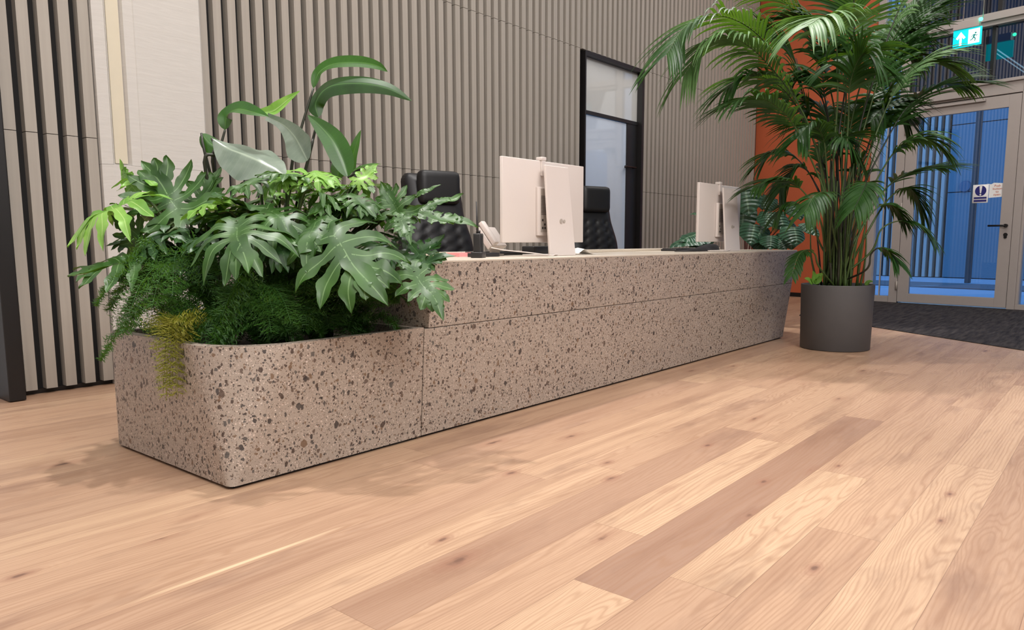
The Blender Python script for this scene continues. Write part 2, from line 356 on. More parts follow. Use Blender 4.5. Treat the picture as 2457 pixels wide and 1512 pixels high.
def struct(name, bm, mats, **kw): return tag(mesh_obj(name, bm, mats, **kw), kind='structure')

# ------------------------------------------------------------------ floor: oak planks
def build_floor():
    bm = NB(); uvl = bm.loops.layers.uv.new('UVMap')
    pl = bm.faces.layers.float_vector.new('plank_tmp')
    rows = {}
    wd_ = 0.186; y0 = 1.065
    # joints the photo shows, by row: list of (x_start, tone, dark)
    fixed = {-1: [(-3.0, .85, 0), (-0.6, .9, 0.05), (1.524, .2, 1.0), (3.9, .5, .1)],
             -2: [(-2.5, .5, 0), (-0.5, .40, .18), (1.697, 1.0, 0), (2.90, .55, .15), (5.1, .5, .1)],
             -3: [(-1.9, .5, 0), (0.2, .5, .05), (2.30, .62, 0), (4.5, .6, 0)],
             -4: [(-1.2, .6, 0), (1.0, .88, 0), (3.32, .8, 0), (5.4, .4, .2)],
             -5: [(-2.2, .5, 0.1), (1.6, .35, .12), (3.8, .5, .1)],
             0: [(-2.6, .6, 0), (-.3, .55, .08), (1.893, .92, 0), (3.197, .6, .1), (5.4, .5, 0)],
             1: [(-3, .6, 0), (1.026, .3, .62), (3.3, .6, .1), (5.5, .5, 0)],
             2: [(-2, .6, 0), (0.1, .75, 0), (2.4, .6, .2), (4.6, .4, .1)]}
    rnd = random.Random(11)
    data = []
    def addplank(xa, xb, ya, yb, tone, dk, row):
        v = [bm.verts.new(p) for p in ((xa, ya, 0), (xb, ya, 0), (xb, yb, 0), (xa, yb, 0))]
        f = bm.faces.new(v); off = rnd.random()
        for lp, (ux, uy) in zip(f.loops, ((0, ya-row), (xb-xa, ya-row), (xb-xa, yb-row), (0, yb-row))): lp[uvl].uv = (ux, uy)
        data.append((tone, off, dk, xb-xa))
    k = -35
    while y0+k*wd_ < 4.99:
        ya = y0+k*wd_; yb = min(ya+wd_, 4.99)
        js = fixed.get(k)
        xs = []
        if js: xs = [j for j in js]
        else:
            x = -4.9+rnd.random()*1.8
            while x < 12.3: xs.append((x, rnd.random()*0.75+.15, max(0, rnd.random()-.72)*1.6)); x += 1.9+rnd.random()*0.5
        if xs[0][0] > -4.5: xs = [(-4.5, .6, 0)] + xs
        while xs[-1][0]+2.2 < 12.3: xs.append((xs[-1][0]+2.2, rnd.random()*.7+.2, max(0, rnd.random()-.75)*1.5))
        for i, (xa, tn, dk) in enumerate(xs):
            xb = xs[i+1][0] if i+1 < len(xs) else 12.4
            xa = max(xa, -4.5); xb = min(xb, 12.4)
            if xb > xa: addplank(xa, xb, ya, yb, tn, dk, ya)
        k += 1
    me = bpy.data.meshes.new('floor'); bm.to_mesh(me); bm.free(); me.materials.append(M_floor)
    ca = me.color_attributes.new('plank', 'FLOAT_COLOR', 'CORNER'); ed = me.attributes.new('edge', 'FLOAT_VECTOR', 'CORNER'); uvs = me.uv_layers['UVMap'].data
    for p, d in zip(me.polygons, data):
        for li in p.loop_indices:
            ca.data[li].color = (d[0], d[1], d[2], 1); u = uvs[li].uv; ed.data[li].vector = (u[0], u[1], d[3])
    o = bpy.data.objects.new('floor', me); link(o); tag(o, kind='structure')
build_floor()

# ------------------------------------------------------------------ facade frame (local x along the facade, y outward, z up)
FO = Vector((12.0, 4.1, 0)); FD = Vector((-0.208, -0.978, 0)).normalized(); FN = Vector((-FD.y, FD.x, 0))
FM = Matrix((FD, FN, Vector((0, 0, 1)))).transposed().to_4x4(); FM.translation = FO

# carpet by the doors
bm = NB()
cs = [FM @ Vector((s, -0.005, 0)) for s in (0.30, 9.0)]
e0 = Vector((7.157, 0.619, 0)); e1 = Vector((8.92, 3.00, 0)); ed_ = (e1-e0).normalized(); e00 = e0-ed_*5.2
t_ = [e00, cs[1], cs[0], e1]
bot = [bm.verts.new((p.x, p.y, 0.0005)) for p in t_]; top = [bm.verts.new((p.x, p.y, 0.006)) for p in t_]
bm.faces.new(top); bm.faces.new(bot[::-1])
for i in range(4): bm.faces.new((bot[i], bot[(i+1) % 4], top[(i+1) % 4], top[i]))
struct('floor_carpet', bm, M_carpet)

# ------------------------------------------------------------------ back wall
YB = 4.87
WX1 = 12.02
bm = NB()
DX0, DX1, DZ = 7.10, 8.405, 3.0
box(bm, 1.38, DX0, 4.93, 5.06, 0, 6.0); box(bm, DX1, 12.2, 4.93, 5.06, 0, 6.0); box(bm, DX0, DX1, 4.93, 5.06, DZ, 6.0)
for x in (): pass
wb = struct('wall_back', bm, M_backing)
bm = NB()
k = -12
while True:
    xa = 2.601+0.1062*k; xb = xa+0.0595; k += 1
    if xa > WX1: break
    if xa < 1.385: continue
    segs = ((0.03, 1.5095), (1.5135, 3.006), (3.010, 4.505), (4.509, 5.98))
    for za, zb in segs:
        if xb > DX0-.01 and xa < DX1 and zb < 3.05: continue
        if 1.93 < xa and xb < 2.56: continue
        x0_, x1_ = xa, xb
        box(bm, x0_, x1_, YB, 4.93, za, zb)
sc = mesh_obj('slat_cladding', bm, M_slat, wb)
# black end post on the left, skirting recess
bm = NB(); box(bm, 1.312, 1.395, 4.745, 5.06, 0.004, 6.0); struct('trim_1', bm, M_black, bevel=0.004)
bm = NB(); box(bm, 1.395, DX0, 4.915, 4.93, 0, 0.028); box(bm, DX1, 12.05, 4.915, 4.93, 0, 0.028); struct('baseboard_back', bm, M_black)
# plaster column with a groove
bm = NB()
prof = [(1.925, 4.93), (1.925, 4.845), (1.985, 4.825), (2.00, 4.855), (2.085, 4.855), (2.095, 4.822), (2.15, 4.815), (2.155, 4.81), (2.575, 4.81), (2.59, 4.825), (2.59, 4.93)]
def extr(bm, prof, z0, z1, mi=0):
    a = [bm.verts.new((x, y, z0)) for x, y in prof]; b = [bm.verts.new((x, y, z1)) for x, y in prof]; n = len(prof)
    for i in range(n): bm.faces.new((a[i], a[(i+1) % n], b[(i+1) % n], b[i])).material_index = mi
    bm.faces.new(a[::-1]).material_index = mi; bm.faces.new(b).material_index = mi
extr(bm, prof, 1.36, 6.0)
prof2 = [(1.925, 4.93), (1.925, 4.845), (1.985, 4.825), (2.15, 4.815), (2.155, 4.81), (2.575, 4.81), (2.59, 4.825), (2.59, 4.93)]
extr(bm, prof2, 0.0, 0.66); extr(bm, prof2, 0.664, 1.3585)
col_ = struct('wall_pier', bm, M_plaster)
bm = NB(); box(bm, 2.006, 2.080, 4.846, 4.853, 1.37, 5.99); mesh_obj('groove_lining', bm, M_cream, col_)
bm = NB(); box(bm, 2.08, 2.2, 4.79, 4.81, 0.66, 0.82); mesh_obj('cover_plate', bm, M_port, col_, bevel=0.003)

# ------------------------------------------------------------------ doorway in the slat wall
d1 = thing('door_1', None, None, (DX0, 4.93, 0)); d1['kind'] = 'structure'
def loc(o): return o
bm = NB(); w = DX1-DX0
box(bm, 0, 0.022, -0.075, 0.13, 0, DZ); box(bm, w-0.045, w, -0.075, 0.13, 0, DZ); box(bm, 0.022, w-0.045, -0.075, 0.13, DZ-0.04, DZ)
box(bm, 0.022, w-0.045, -0.02, 0.04, 2.33, 2.37)
mesh_obj('door_frame', bm, M_black, d1)
bm = NB(); box(bm, 0.022, w-0.045, 0.0, 0.012, 2.37, DZ-0.04); mesh_obj('transom_pane', bm, M_frost2, d1)
leaf = NB(); box(leaf, 0.024, 1.01, 0.0, 0.014, 0.01, 2.325); lf = mesh_obj('door_leaf', leaf, M_frost, d1)
bm = NB(); box(bm, 1.01, w-0.045, -0.012, 0.03, 0.0, 2.33); mesh_obj('side_panel', bm, M_black, d1)
bm = NB(); tube(bm, [(0.90, -0.06, 1.78), (0.90, -0.06, 1.80), (1.16, -0.06, 1.80)], 0.011); tube(bm, [(0.99, -0.06, 1.80), (0.99, 0.0, 1.80)], 0.01); tube(bm, [(1.16, -0.06, 1.80), (1.16, -0.01, 1.80)], 0.01); mesh_obj('pull_bar', bm, M_black, lf)
# room behind the frosted door
bm = NB(); box(bm, 6.0, 9.6, 5.06, 5.10, -0.0, 0.001); box(bm, 6.0, 9.6, 8.0, 8.05, 0, 3.4); struct('wall_rear_room', bm, M_wallp)

# ------------------------------------------------------------------ enclosing room (behind the camera, ceiling)
bm = NB(); box(bm, -4.6, 1.312, 4.99, 5.1, 0, 6.0); box(bm, -4.6, -4.5, -5.4, 5.1, 0, 6.0); struct('wall_left', bm, M_wallp)
bm = NB(); box(bm, -4.6, 10.2, -5.5, -5.4, 0, 6.0); struct('wall_front', bm, M_wallp)
bm = NB(); box(bm, -4.6, 13.0, -5.5, 5.1, 6.0, 6.1); struct('ceiling', bm, M_wallp)

# ------------------------------------------------------------------ facade
def fobj(name, bm, mats, parent, **kw):
    return mesh_obj(name, bm, mats, parent, **kw)
def fempty(name, s, z=0, kind='structure'):
    o = thing(name, None, None); o.matrix_world = FM @ Matrix.Translation((s, 0, z))
    if kind: o['kind'] = kind
    return o
bm = NB(); box(bm, -1.05, 1.10, 0.0, 0.2, 0.0, 6.0, M=FM); struct('wall_right', bm, M_orange)
bm = NB(); box(bm, -1.02, 1.10, -0.015, 0.0, 0.0, 0.065, M=FM); struct('baseboard_right', bm, M_black)
# narrow side light, window_1
wn = fempty('window_1', 1.10)
bm = NB(); box(bm, 0, 0.10, -0.03, 0.12, 0, 5.98); box(bm, 0.36, 0.475, -0.03, 0.12, 0, 5.98); box(bm, 0.10, 0.36, -0.02, 0.10, 0, 0.09); box(bm, 0.10, 0.36, -0.02, 0.10, 3.6, 3.72); box(bm, 0.19, 0.205, 0.02, 0.05, 0.09, 3.6)
fobj('window_frame', bm, M_frame, wn, bevel=0.003)
bm = NB(); box(bm, 0.10, 0.36, 0.03, 0.04, 0.09, 5.9); fobj('pane', bm, M_glass, wn)
# door_2 with leaf
d2 = fempty('door_2', 1.575)
bm = NB(); box(bm, 0, 1.45, -0.04, 0.12, 2.715, 2.86); box(bm, 0, 1.45, -0.075, 0.12, 2.86, 2.90); box(bm, 1.385, 1.475, -0.04, 0.12, 0, 2.86)
fobj('door_frame', bm, M_frame, d2, bevel=0.004)
def frame_bm(x0, x1, z0, z1, wl, wr, wt, wb_, y0, y1):
    b = NB(); box(b, x0, x0+wl, y0, y1, z0, z1); box(b, x1-wr, x1, y0, y1, z0, z1); box(b, x0+wl, x1-wr, y0, y1, z1-wt, z1); box(b, x0+wl, x1-wr, y0, y1, z0, z0+wb_); return b
lf2 = fobj('door_leaf', frame_bm(0.008, 1.378, 0.02, 2.705, 0.147, 0.138, 0.155, 0.12, -0.03, 0.03), M_frame, d2, bevel=0.003)
bm = NB(); box(bm, 0.15, 1.245, -0.004, 0.006, 0.135, 2.555); fobj('pane', bm, M_glass, lf2)
bm = NB(); box(bm, 0.0, 1.385, 0.0, 0.01, 2.705, 2.715); box(bm, 1.378, 1.385, 0.0, 0.01, 0.0, 2.705); box(bm, 0, .008, 0, .01, 0, 2.705); fobj('door_gap', bm, M_backing, d2)
bm = NB(); tube(bm, [(1.315, -0.03, 1.07), (1.315, -0.075, 1.07)], 0.022, 12); tube(bm, [(1.315, -0.072, 1.07), (1.29, -0.075, 1.07), (1.12, -0.075, 1.07)], 0.012, 8); tube(bm, [(1.315, -0.03, 0.955), (1.315, -0.04, 0.955)], 0.024, 12); tube(bm, [(1.315, -0.03, 0.925), (1.315, -0.04, 0.925)], 0.018, 12)
fobj('door_handle', bm, M_black, lf2)
bm = NB()
for z in (0.25, 1.35, 2.4): tube(bm, [(0.0, -0.045, z-0.06), (0.0, -0.045, z+0.06)], 0.013, 8)
fobj('hinge', bm, M_port, lf2)
bm = NB(); box(bm, 0.30, 0.86, -0.10, -0.04, 2.735, 2.815); fobj('door_closer', bm, M_frame, d2, bevel=0.004)
bm = NB(); box(bm, 0.22, 0.98, -0.075, -0.035, 2.655, 2.685); fobj('closer_arm', bm, M_frame, lf2, bevel=0.003)
bm = NB(); box(bm, 0.02, 0.20, -0.09, -0.03, 2.47, 2.56); fobj('door_contact', bm, M_black, lf2, bevel=0.004)
# right side light, window_2
w2 = fempty('window_2', 3.05)
bm = NB(); box(bm, 1.60, 1.72, -0.03, 0.12, 0, 2.86); box(bm, 0.0, 1.60, -0.02, 0.10, 0, 0.07); box(bm, 0, 0.03, -.02, .10, 0.07, 2.86); box(bm, 0, 6.0, -0.04, 0.12, 2.86, 2.90)
for q in (3.4, 5.1): box(bm, q, q+0.1, -0.03, 0.12, 0, 2.86)
box(bm, 1.72, 6, -0.02, 0.10, 0, 0.07)
fobj('window_frame', bm, M_frame, w2, bevel=0.003)
bm = NB(); box(bm, 0.03, 1.60, 0.03, 0.04, 0.07, 2.86); box(bm, 1.72, 6.0, 0.03, 0.04, 0.07, 2.86); fobj('pane', bm, M_glass, w2)
# transom band, window_3
w3 = fempty('window_3', 1.575)
bm = NB(); box(bm, 0, 7.4, -0.06, 0.14, 3.585, 3.64); box(bm, 0, 7.4, -0.10, 0.14, 3.64, 3.73); box(bm, 0.98, 1.02, 0.0, 0.08, 2.90, 3.585, 1); box(bm, 0.0, 0.03, 0, 0.08, 2.90, 3.585, 1)
box(bm, 3.0, 3.04, 0.0, 0.08, 2.90, 3.585, 1); box(bm, 1.02, 1.07, 0, .08, 3.73, 6, 1); box(bm, 0.0, 0.04, 0, .08, 3.73, 6, 1); box(bm, 3.0, 3.06, 0, .08, 3.73, 6, 1)
fobj('window_frame', bm, [M_frame, M_black], w3)
bm = NB(); box(bm, 0.03, 7.4, 0.035, 0.045, 2.90, 3.585); box(bm, 0.03, 7.4, 0.035, 0.045, 3.73, 5.98); fobj('pane', bm, M_glass_d, w3)

# notices stuck on the door glass
def notice(): pass
nt = thing('safety_sign', 'blue and white exclamation mark sign stuck on the glass of the grey door', 'sign'); nt.matrix_world = FM @ Matrix.Translation((2.465, -0.006, 1.37))
bm = NB(); rbox(bm, 0, 0.185, -0.003, 0, 0, 0.235, 0.0012, 1); mesh_obj('panel', bm, M_paper, nt)
RX = Matrix.Rotation(PI/2, 4, 'X')
bm = NB()
bmesh.ops.create_circle(bm, cap_ends=True, radius=0.067, segments=40, matrix=Matrix.Translation((0.093, -0.0035, 0.155)) @ RX)
box(bm, 0.018, 0.168, -0.0036, -0.0034, 0.052, 0.076); box(bm, 0.018, 0.168, -0.0036, -0.0034, 0.014, 0.040)
mesh_obj('blue_symbol', bm, M_blue, nt)
bm = NB(); v = [bm.verts.new((0.093+a, -0.0040, z)) for a, z in ((-0.017, 0.218), (0.017, 0.218), (0.007, 0.125), (-0.007, 0.125))]; bm.faces.new(v)
bmesh.ops.create_circle(bm, cap_ends=True, radius=0.011, segments=16, matrix=Matrix.Translation((0.093, -0.0040, 0.105)) @ RX)
mesh_obj('exclamation_mark', bm, M_paper, nt)
nt = thing('paper_notice', 'white paper notice with orange writing taped beside the blue sign on the door', 'notice'); nt.matrix_world = FM @ Matrix.Translation((2.655, -0.006, 1.43))
bm = NB(); v = [bm.verts.new(p) for p in ((0, 0, 0), (0.165, 0, 0.008), (0.165, 0, 0.178), (0.05, 0, 0.19), (0.02, 0, 0.172), (-0.04, 0, 0.185), (0, 0, 0.17))]; bm.faces.new(v); mesh_obj('sheet', bm, M_paper, nt)
b = NB()
for i, tx in enumerate(('Push', 'button', 'to', 'open')):
    tb = text_bm(tx, 0.040, Matrix.Translation((0.095, -0.002, 0.150-i*0.037)) @ RX); me = bpy.data.meshes.new('t'); tb.to_mesh(me); tb.free(); b.from_mesh(me); bpy.data.meshes.remove(me)
mesh_obj('writing', b, M_redink, nt)

def gx(px, D, py=620):   # facade coordinates of a pixel at distance D behind the facade
    d = RT*((px-PX)/FP) - UP*((py-PY)/FP) + FW; p0 = FO+FN*D
    t = (p0-CAM).dot(FN)/d.dot(FN); p = CAM+d*t; return (p-FO).dot(FD)
def gz(px, py, D):
    d = RT*((px-PX)/FP) - UP*((py-PY)/FP) + FW; p0 = FO+FN*D
    t = (p0-CAM).dot(FN)/d.dot(FN); return (CAM+d*t).z
# exit sign hanging in front of the glass
ex = thing('exit_sign', 'illuminated green exit sign with up arrow and running man above the grey door', 'sign')
DS = 9.9
pA = atd(2286, 76, DS); pB = atd(2355, 76, DS)
EXD = (FD).normalized(); exl = 0.42
es0 = gx(2286, -0.5, 100); es1 = gx(2354, -0.5, 95); ez = gz(2286, 118, -0.5); exo = FM @ Vector((es0, -0.5, ez)); EM = FM.copy(); EM.translation = exo; ex.matrix_world = EM
ew = es1-es0; eh = 0.215
bm = NB(); rbox(bm, 0, ew, 0, 0.02, 0, eh, 0.004, 2); mesh_obj('panel', bm, M_signg, ex)
bm = NB(); box(bm, 0.235, 0.405, -0.0015, -0.0005, 0.03, 0.225)
v = [bm.verts.new((x, -0.001, z)) for x, z in ((0.045, 0.13), (0.12, 0.215), (0.195, 0.13), (0.165, 0.11), (0.138, 0.14), (0.138, 0.02), (0.102, 0.02), (0.102, 0.14), (0.075, 0.11))]; bm.faces.new(v)
mesh_obj('white_symbols', bm, M_signw, ex).scale = (ew/0.43, 1, eh/0.245)
bm = NB()   # running figure
def stroke(b, a, c, w_):
    a = Vector((a[0], 0, a[1])); c = Vector((c[0], 0, c[1])); t = (c-a).normalized(); n = Vector((t.z, 0, -t.x))*w_/2
    b.faces.new([b.verts.new(p+Vector((0, -0.0022, 0))) for p in (a-n, a+n, c+n, c-n)])
ox, oz = 0.255, 0.045
for a, c, w_ in (((.075, .105), (.060, .065), .024), ((.060, .068), (.090, .045), .015), ((.090, .045), (.080, .012), .013), ((.062, .068), (.040, .040), .015), ((.040, .040), (.012, .030), .012), ((.075, .103), (.045, .095), .011), ((.045, .095), (.030, .070), .010), ((.078, .103), (.100, .085), .011), ((.100, .085), (.118, .095), .010)):
    stroke(bm, (ox+a[0], oz+a[1]), (ox+c[0], oz+c[1]), w_)
bmesh.ops.create_circle(bm, cap_ends=True, radius=0.013, segments=16, matrix=Matrix.Translation((ox+.088, -0.0022, oz+.122)) @ RX)
mesh_obj('running_figure', bm, plain('sign_dark_green', lin(0, 90, 80), 0.4, emit=(0, 0.12, 0.12, 1), estr=1), ex).scale = (ew/0.43, 1, eh/0.245)
bm = NB(); box(bm, 0.0, ew-0.03, -0.02, 0.05, eh+0.003, eh+0.10); mesh_obj('housing', bm, M_frame, ex, bevel=0.004)
bm = NB(); bmesh.ops.create_uvsphere(bm, u_segments=12, v_segments=8, radius=0.022, matrix=Matrix.Translation((ew-0.01, -0.02, eh+0.075))); mesh_obj('indicator_light', bm, M_led, ex)
bm = NB(); tube(bm, [(0.10, 0.02, eh+0.10), (0.10, 0.02, 6.0-exo.z)], 0.006, 6); tube(bm, [(0.32, 0.02, eh+0.10), (0.32, 0.02, 6.0-exo.z)], 0.006, 6); mesh_obj('suspension_rod', bm, M_frame, ex)

# outside: paving, kerb, panelled wall, slats, post
bm = NB(); box(bm, -20, 30, 0.25, 40, -0.12, -0.02, M=FM); struct('ground_outside', bm, M_paving)
bm = NB(); box(bm, -20, 30, 4.3, 6.0, -0.019, 0.0, M=FM); struct('kerb_strip', bm, M_kerb)
GW = 8.6
bm = NB()
sw = gx(2262, GW)
zj = gz(2300, 460, GW)
xs = [sw, gx(2333, GW)+0.0, 9, 14, 25]
for i in range(len(xs)-1):
    for za, zb in ((0.0, zj-0.02), (zj+0.0, 3.6), (3.62, 7.0)):
        box(bm, xs[i]+0.01, xs[i+1]-0.01, GW, GW+0.1, za, zb, M=FM)
ow = struct('wall_outside', bm, M_bluewall)
bm = NB(); box(bm, -20, 25, GW+0.1, GW+0.2, -0.02, 7.0, M=FM); mesh_obj('wall_backing', bm, M_backing, ow)
bm = NB(); x = -8.0
while x < sw-0.12: box(bm, sw-(x+8.0)-0.13, sw-(x+8.0)-0.06, GW-0.05, GW+0.1, 0.0, 7.0, M=FM); x += 0.16
mesh_obj('slat_cladding', bm, M_slat, ow)
bm = NB(); a = gx(2317, 6.5); b_ = gx(2327, 6.5); box(bm, a, b_, 6.5, 6.65, -0.02, 6.5, M=FM); tag(mesh_obj('canopy_post', bm, M_frame_d, bevel=0.01), 'grey metal post standing outside beyond the glass door', 'post')
bm = NB(); c_ = gx(2303, GW-0.03); zc = gz(2303, 448, GW-0.03)
bmesh.ops.create_cone(bm, cap_ends=True, radius1=0.14, radius2=0.12, depth=0.06, segments=28, matrix=FM @ Matrix.Translation((c_, GW-0.03, zc)) @ RX)
tag(mesh_obj('wall_fitting', bm, plain('blue_cover', lin(60, 90, 110), 0.5)), 'round dark blue fitting on the panelled wall outside, seen through the glass door', 'fitting')

for i, (p, q) in enumerate((((2391, 118), (2470, 172)), ((2388, 126), (2470, 182)))):  # glowing tubes added behind the glass, standing in for reflected light streaks
    bm = NB(); D_ = 3.0; tube(bm, [FM @ Vector((gx(*a_[:1], D_, a_[1]), D_, gz(a_[0], a_[1], D_))) for a_ in (p, q)], (0.010, 0.008)[i], 8)
    tag(mesh_obj('reflection_streak', bm, M_refl_streak), ('upper thin light reflection in the glazing above the door, added as a glowing tube', 'second thin light reflection, just under the upper one, added as a glowing tube', 'faint short light reflection, lowest one right above the door frame, added as a glowing tube')[i], 'reflection', 'light reflections added above the door')
# ------------------------------------------------------------------ reception desk and planter (terrazzo)
def yf(z): return 2.413-0.066*z
def ring(z, kind):
    """outline at height z, counter-clockwise seen from above"""
    pts = []
    def corner(cx, cy, r, a0, a1, n=14):
        for i in range(n+1):
            a = a0+(a1-a0)*i/n; pts.append((cx+r*math.cos(a), cy+r*math.sin(a)))
    if kind == 'planter':
        x0, x1, yb = 1.315, 2.240, 3.36; r = 0.022+0.52*z
        corner(x0+r, yf(z)+r, r, PI, 1.5*PI); pts.append((x1, yf(z))); pts.append((x1, yb)); corner(x0+0.03, yb-0.03, 0.03, 0.5*PI, PI, 4)
    else:
        x0 = 2.2455 if kind == 'low' else 2.272; x1 = 6.765+0.53*z; yb = 3.28; r = 0.02+0.42*z
        pts.append((x0, yf(z))); corner(x1-r, yf(z)+r, r, 1.5*PI, 2*PI); pts.append((x1, yb)); pts.append((x0, yb))
    return pts
def loft(bm, rings, mi=0, caps=True, smooth=False):
    R = [[bm.verts.new(p) for p in r] for r in rings]; n = len(R[0])
    for i in range(len(R)-1):
        for k in range(n):
            f = bm.faces.new((R[i][k], R[i][(k+1) % n], R[i+1][(k+1) % n], R[i+1][k])); f.material_index = mi
    if caps:
        bm.faces.new(R[0][::-1]); bm.faces.new(R[-1])
    return R
def R3(z, kind, inset=0): 
    pr = ring(z, kind)
    if inset:
        cx = sum(p[0] for p in pr)/len(pr); n = len(pr); out = []
        for i in range(n):
            a = Vector(pr[i-1]); b = Vector(pr[i]); c = Vector(pr[(i+1) % n]); t = (c-a); t.normalize(); nn = Vector((-t.y, t.x))
            out.append((b.x+nn.x*inset, b.y+nn.y*inset))
        pr = out
    return [(x, y, z) for x, y in pr]
dk = thing('reception_desk', 'long speckled terrazzo reception desk with flared rounded end', 'desk', (0, 0, 0))
bm = NB(); loft(bm, [R3(0.012+i*(0.488/4), 'low') for i in range(5)]); mesh_obj('lower_front', bm, M_terr, dk, bevel=0.002)
bm = NB(); loft(bm, [R3(0.503+i*(0.287/3), 'up') for i in range(4)]); mesh_obj('upper_front', bm, M_terr, dk, bevel=0.002)
bm = NB(); a = R3(0.7905, 'up', 0.001); loft(bm, [a, [(x, y, 0.800) for x, y, z in a]]); mesh_obj('worktop', bm, M_top, dk, bevel=0.002)
bm = NB(); loft(bm, [[(x, y, 0.0005) for x, y, z in R3(0.0, 'low', 0.02)], [(x, y, 0.012) for x, y, z in R3(0.0, 'low', 0.02)]]); mesh_obj('plinth', bm, M_black, dk)
bm = NB(); box(bm, 2.29, 7.05, 3.18, 3.27, 0.8005, 0.822); mesh_obj('rear_ledge', bm, M_top, dk, bevel=0.003)
pb = thing('planter_box', 'low speckled terrazzo planter box with rounded top corner at the left end of the desk', 'planter')
bm = NB()
Rs = [R3(0.012+i*(0.496/5), 'planter') for i in range(6)]
rim = R3(0.508, 'planter', 0.045); low = [(x, y, 0.42) for x, y, z in rim]
V = loft(bm, Rs+[rim, low], caps=False)
bm.faces.new(V[0][::-1]); mesh_obj('box_shell', bm, M_terr, pb)
bm = NB(); loft(bm, [[(x, y, 0.0005) for x, y, z in R3(0.0, 'planter', 0.02)], [(x, y, 0.012) for x, y, z in R3(0.0, 'planter', 0.02)]]); mesh_obj('plinth', bm, M_black, pb)
bm = NB(); pr = [(x, y, 0.44) for x, y, z in R3(0.508, 'planter', 0.046)]; bm.faces.new([bm.verts.new(p) for p in pr]); so = mesh_obj('soil', bm, M_soil, pb)
# planter behind the far end
pb2 = thing('planter_box', 'terrazzo planter box behind the far end of the desk holding quilted leafy plants', 'planter', (7.35, 2.95, 0))
bm = NB()
o_ = [(0, 0), (0.78, 0), (0.78, 0.62), (0, 0.62)]; i_ = [(0.05, 0.05), (0.73, 0.05), (0.73, 0.57), (0.05, 0.57)]
V = loft(bm, [[(x, y, 0.001) for x, y in o_], [(x, y, 0.5) for x, y in o_], [(x, y, 0.5) for x, y in i_], [(x, y, 0.4) for x, y in i_]], caps=False); bm.faces.new(V[0][::-1])
mesh_obj('box_shell', bm, M_terr, pb2)
bm = NB(); bm.faces.new([bm.verts.new((x, y, 0.43)) for x, y in ((0.051, 0.051), (0.729, 0.051), (0.729, 0.569), (0.051, 0.569))]); mesh_obj('soil', bm, M_soil, pb2)

# ------------------------------------------------------------------ things on the desk
ZT = 0.8005
def monitor(name_label, px_l, px_r, y, stand_l, stand_r):
    xl = at(px_l, 577, y).x; xr = at(px_r, 577, y).x
    t = thing('desktop_computer', name_label, 'computer', ((xl+xr)/2, y, ZT))
    w = (xr-xl)/2; zb, zt = 0.077, 0.545
    bm = NB(); rbox(bm, -w, w, -0.010, 0.012, zb, zt, 0.004, 2); pn = mesh_obj('rear_panel', bm, M_white, t)
    bm = NB(); box(bm, -w+0.012, w-0.012, 0.0125, 0.014, zb+0.02, zt-0.012); mesh_obj('screen', bm, M_dark, pn)
    bm = NB(); cx = -0.045
    rbox(bm, cx-0.05, cx+0.10, -0.03, -0.011, zb+0.04, zt-0.15, 0.003, 2); mesh_obj('rear_housing', bm, M_white, pn)
    bm = NB(); box(bm, cx-0.030, cx+0.09, -0.0322, -0.030, zb+0.06, zt-0.16)
    for k in range(14): box(bm, cx-0.028, cx+0.088, -0.0335, -0.032, zt-0.20-k*0.008, zt-0.203-k*0.008, 1)
    for (a, z) in ((0.0, 0.20), (0.02, 0.175), (0.0, 0.155), (0.022, 0.155)): box(bm, cx-0.02+a, cx-0.008+a, -0.0345, -0.033, z, z+0.012, 2)
    mesh_obj('port_panel', bm, [M_port, M_frame_d, M_dark], pn)
    sl = at(stand_l, 611, y-0.10).x-t.location.x; sr = at(stand_r, 611, y-0.10).x-t.location.x
    # leaning support plate
    bm = NB(); zt2 = zt-0.03
    P = [((sl-0.012), -0.11, 0.0), (sr, -0.11, 0.0), (sr-0.03, -0.075, zt2), (sl-0.035+0.02, -0.075, zt2)]
    a = [bm.verts.new(p) for p in P]; b = [bm.verts.new((p[0], p[1]+0.014, p[2])) for p in P]
    bm.faces.new(a); bm.faces.new(b[::-1])
    for i in range(4): bm.faces.new((a[(i+1) % 4], a[i], b[i], b[(i+1) % 4]))
    st = mesh_obj('stand', bm, M_white, t, bevel=0.003)
    bm = NB(); box(bm, sl-0.01, sr, -0.11, 0.10, 0.0, 0.008); mesh_obj('stand_foot', bm, M_white, t, bevel=0.002)
    cxs = (sl+sr)/2-0.012; bm = NB()
    bmesh.ops.create_cone(bm, cap_ends=True, radius1=0.014, radius2=0.014, depth=0.003, segments=20, matrix=Matrix.Translation((cxs, -0.099, 0.20)) @ RX)
    bmesh.ops.create_cone(bm, cap_ends=True, radius1=0.010, radius2=0.010, depth=0.003, segments=20, matrix=Matrix.Translation((cxs+0.03, -0.099, 0.20)) @ RX)
    mesh_obj('emblem', bm, M_port, st)
    bm = NB(); box(bm, cxs-0.02, cxs+0.02, -0.08, -0.03, 0.33, 0.38); mesh_obj('hinge', bm, M_white, st)
    # webcam
    bm = NB(); wx = cx+0.01; rbox(bm, wx-0.022, wx+0.022, -0.025, 0.02, zt+0.001, zt+0.022, 0.004, 2); box(bm, wx-0.018, wx+0.012, -0.024, -0.011, zt-0.085, zt+0.001)
    mesh_obj('webcam', bm, M_white, t)
    return t
m1 = monitor('white all-in-one computer seen from behind, left of the two on the desk', 1203, 1396, 2.68, 1320, 1378)
m2 = monitor('white all-in-one computer seen from behind, right one near the palm', 1672, 1771, 2.68, 1740, 1773)
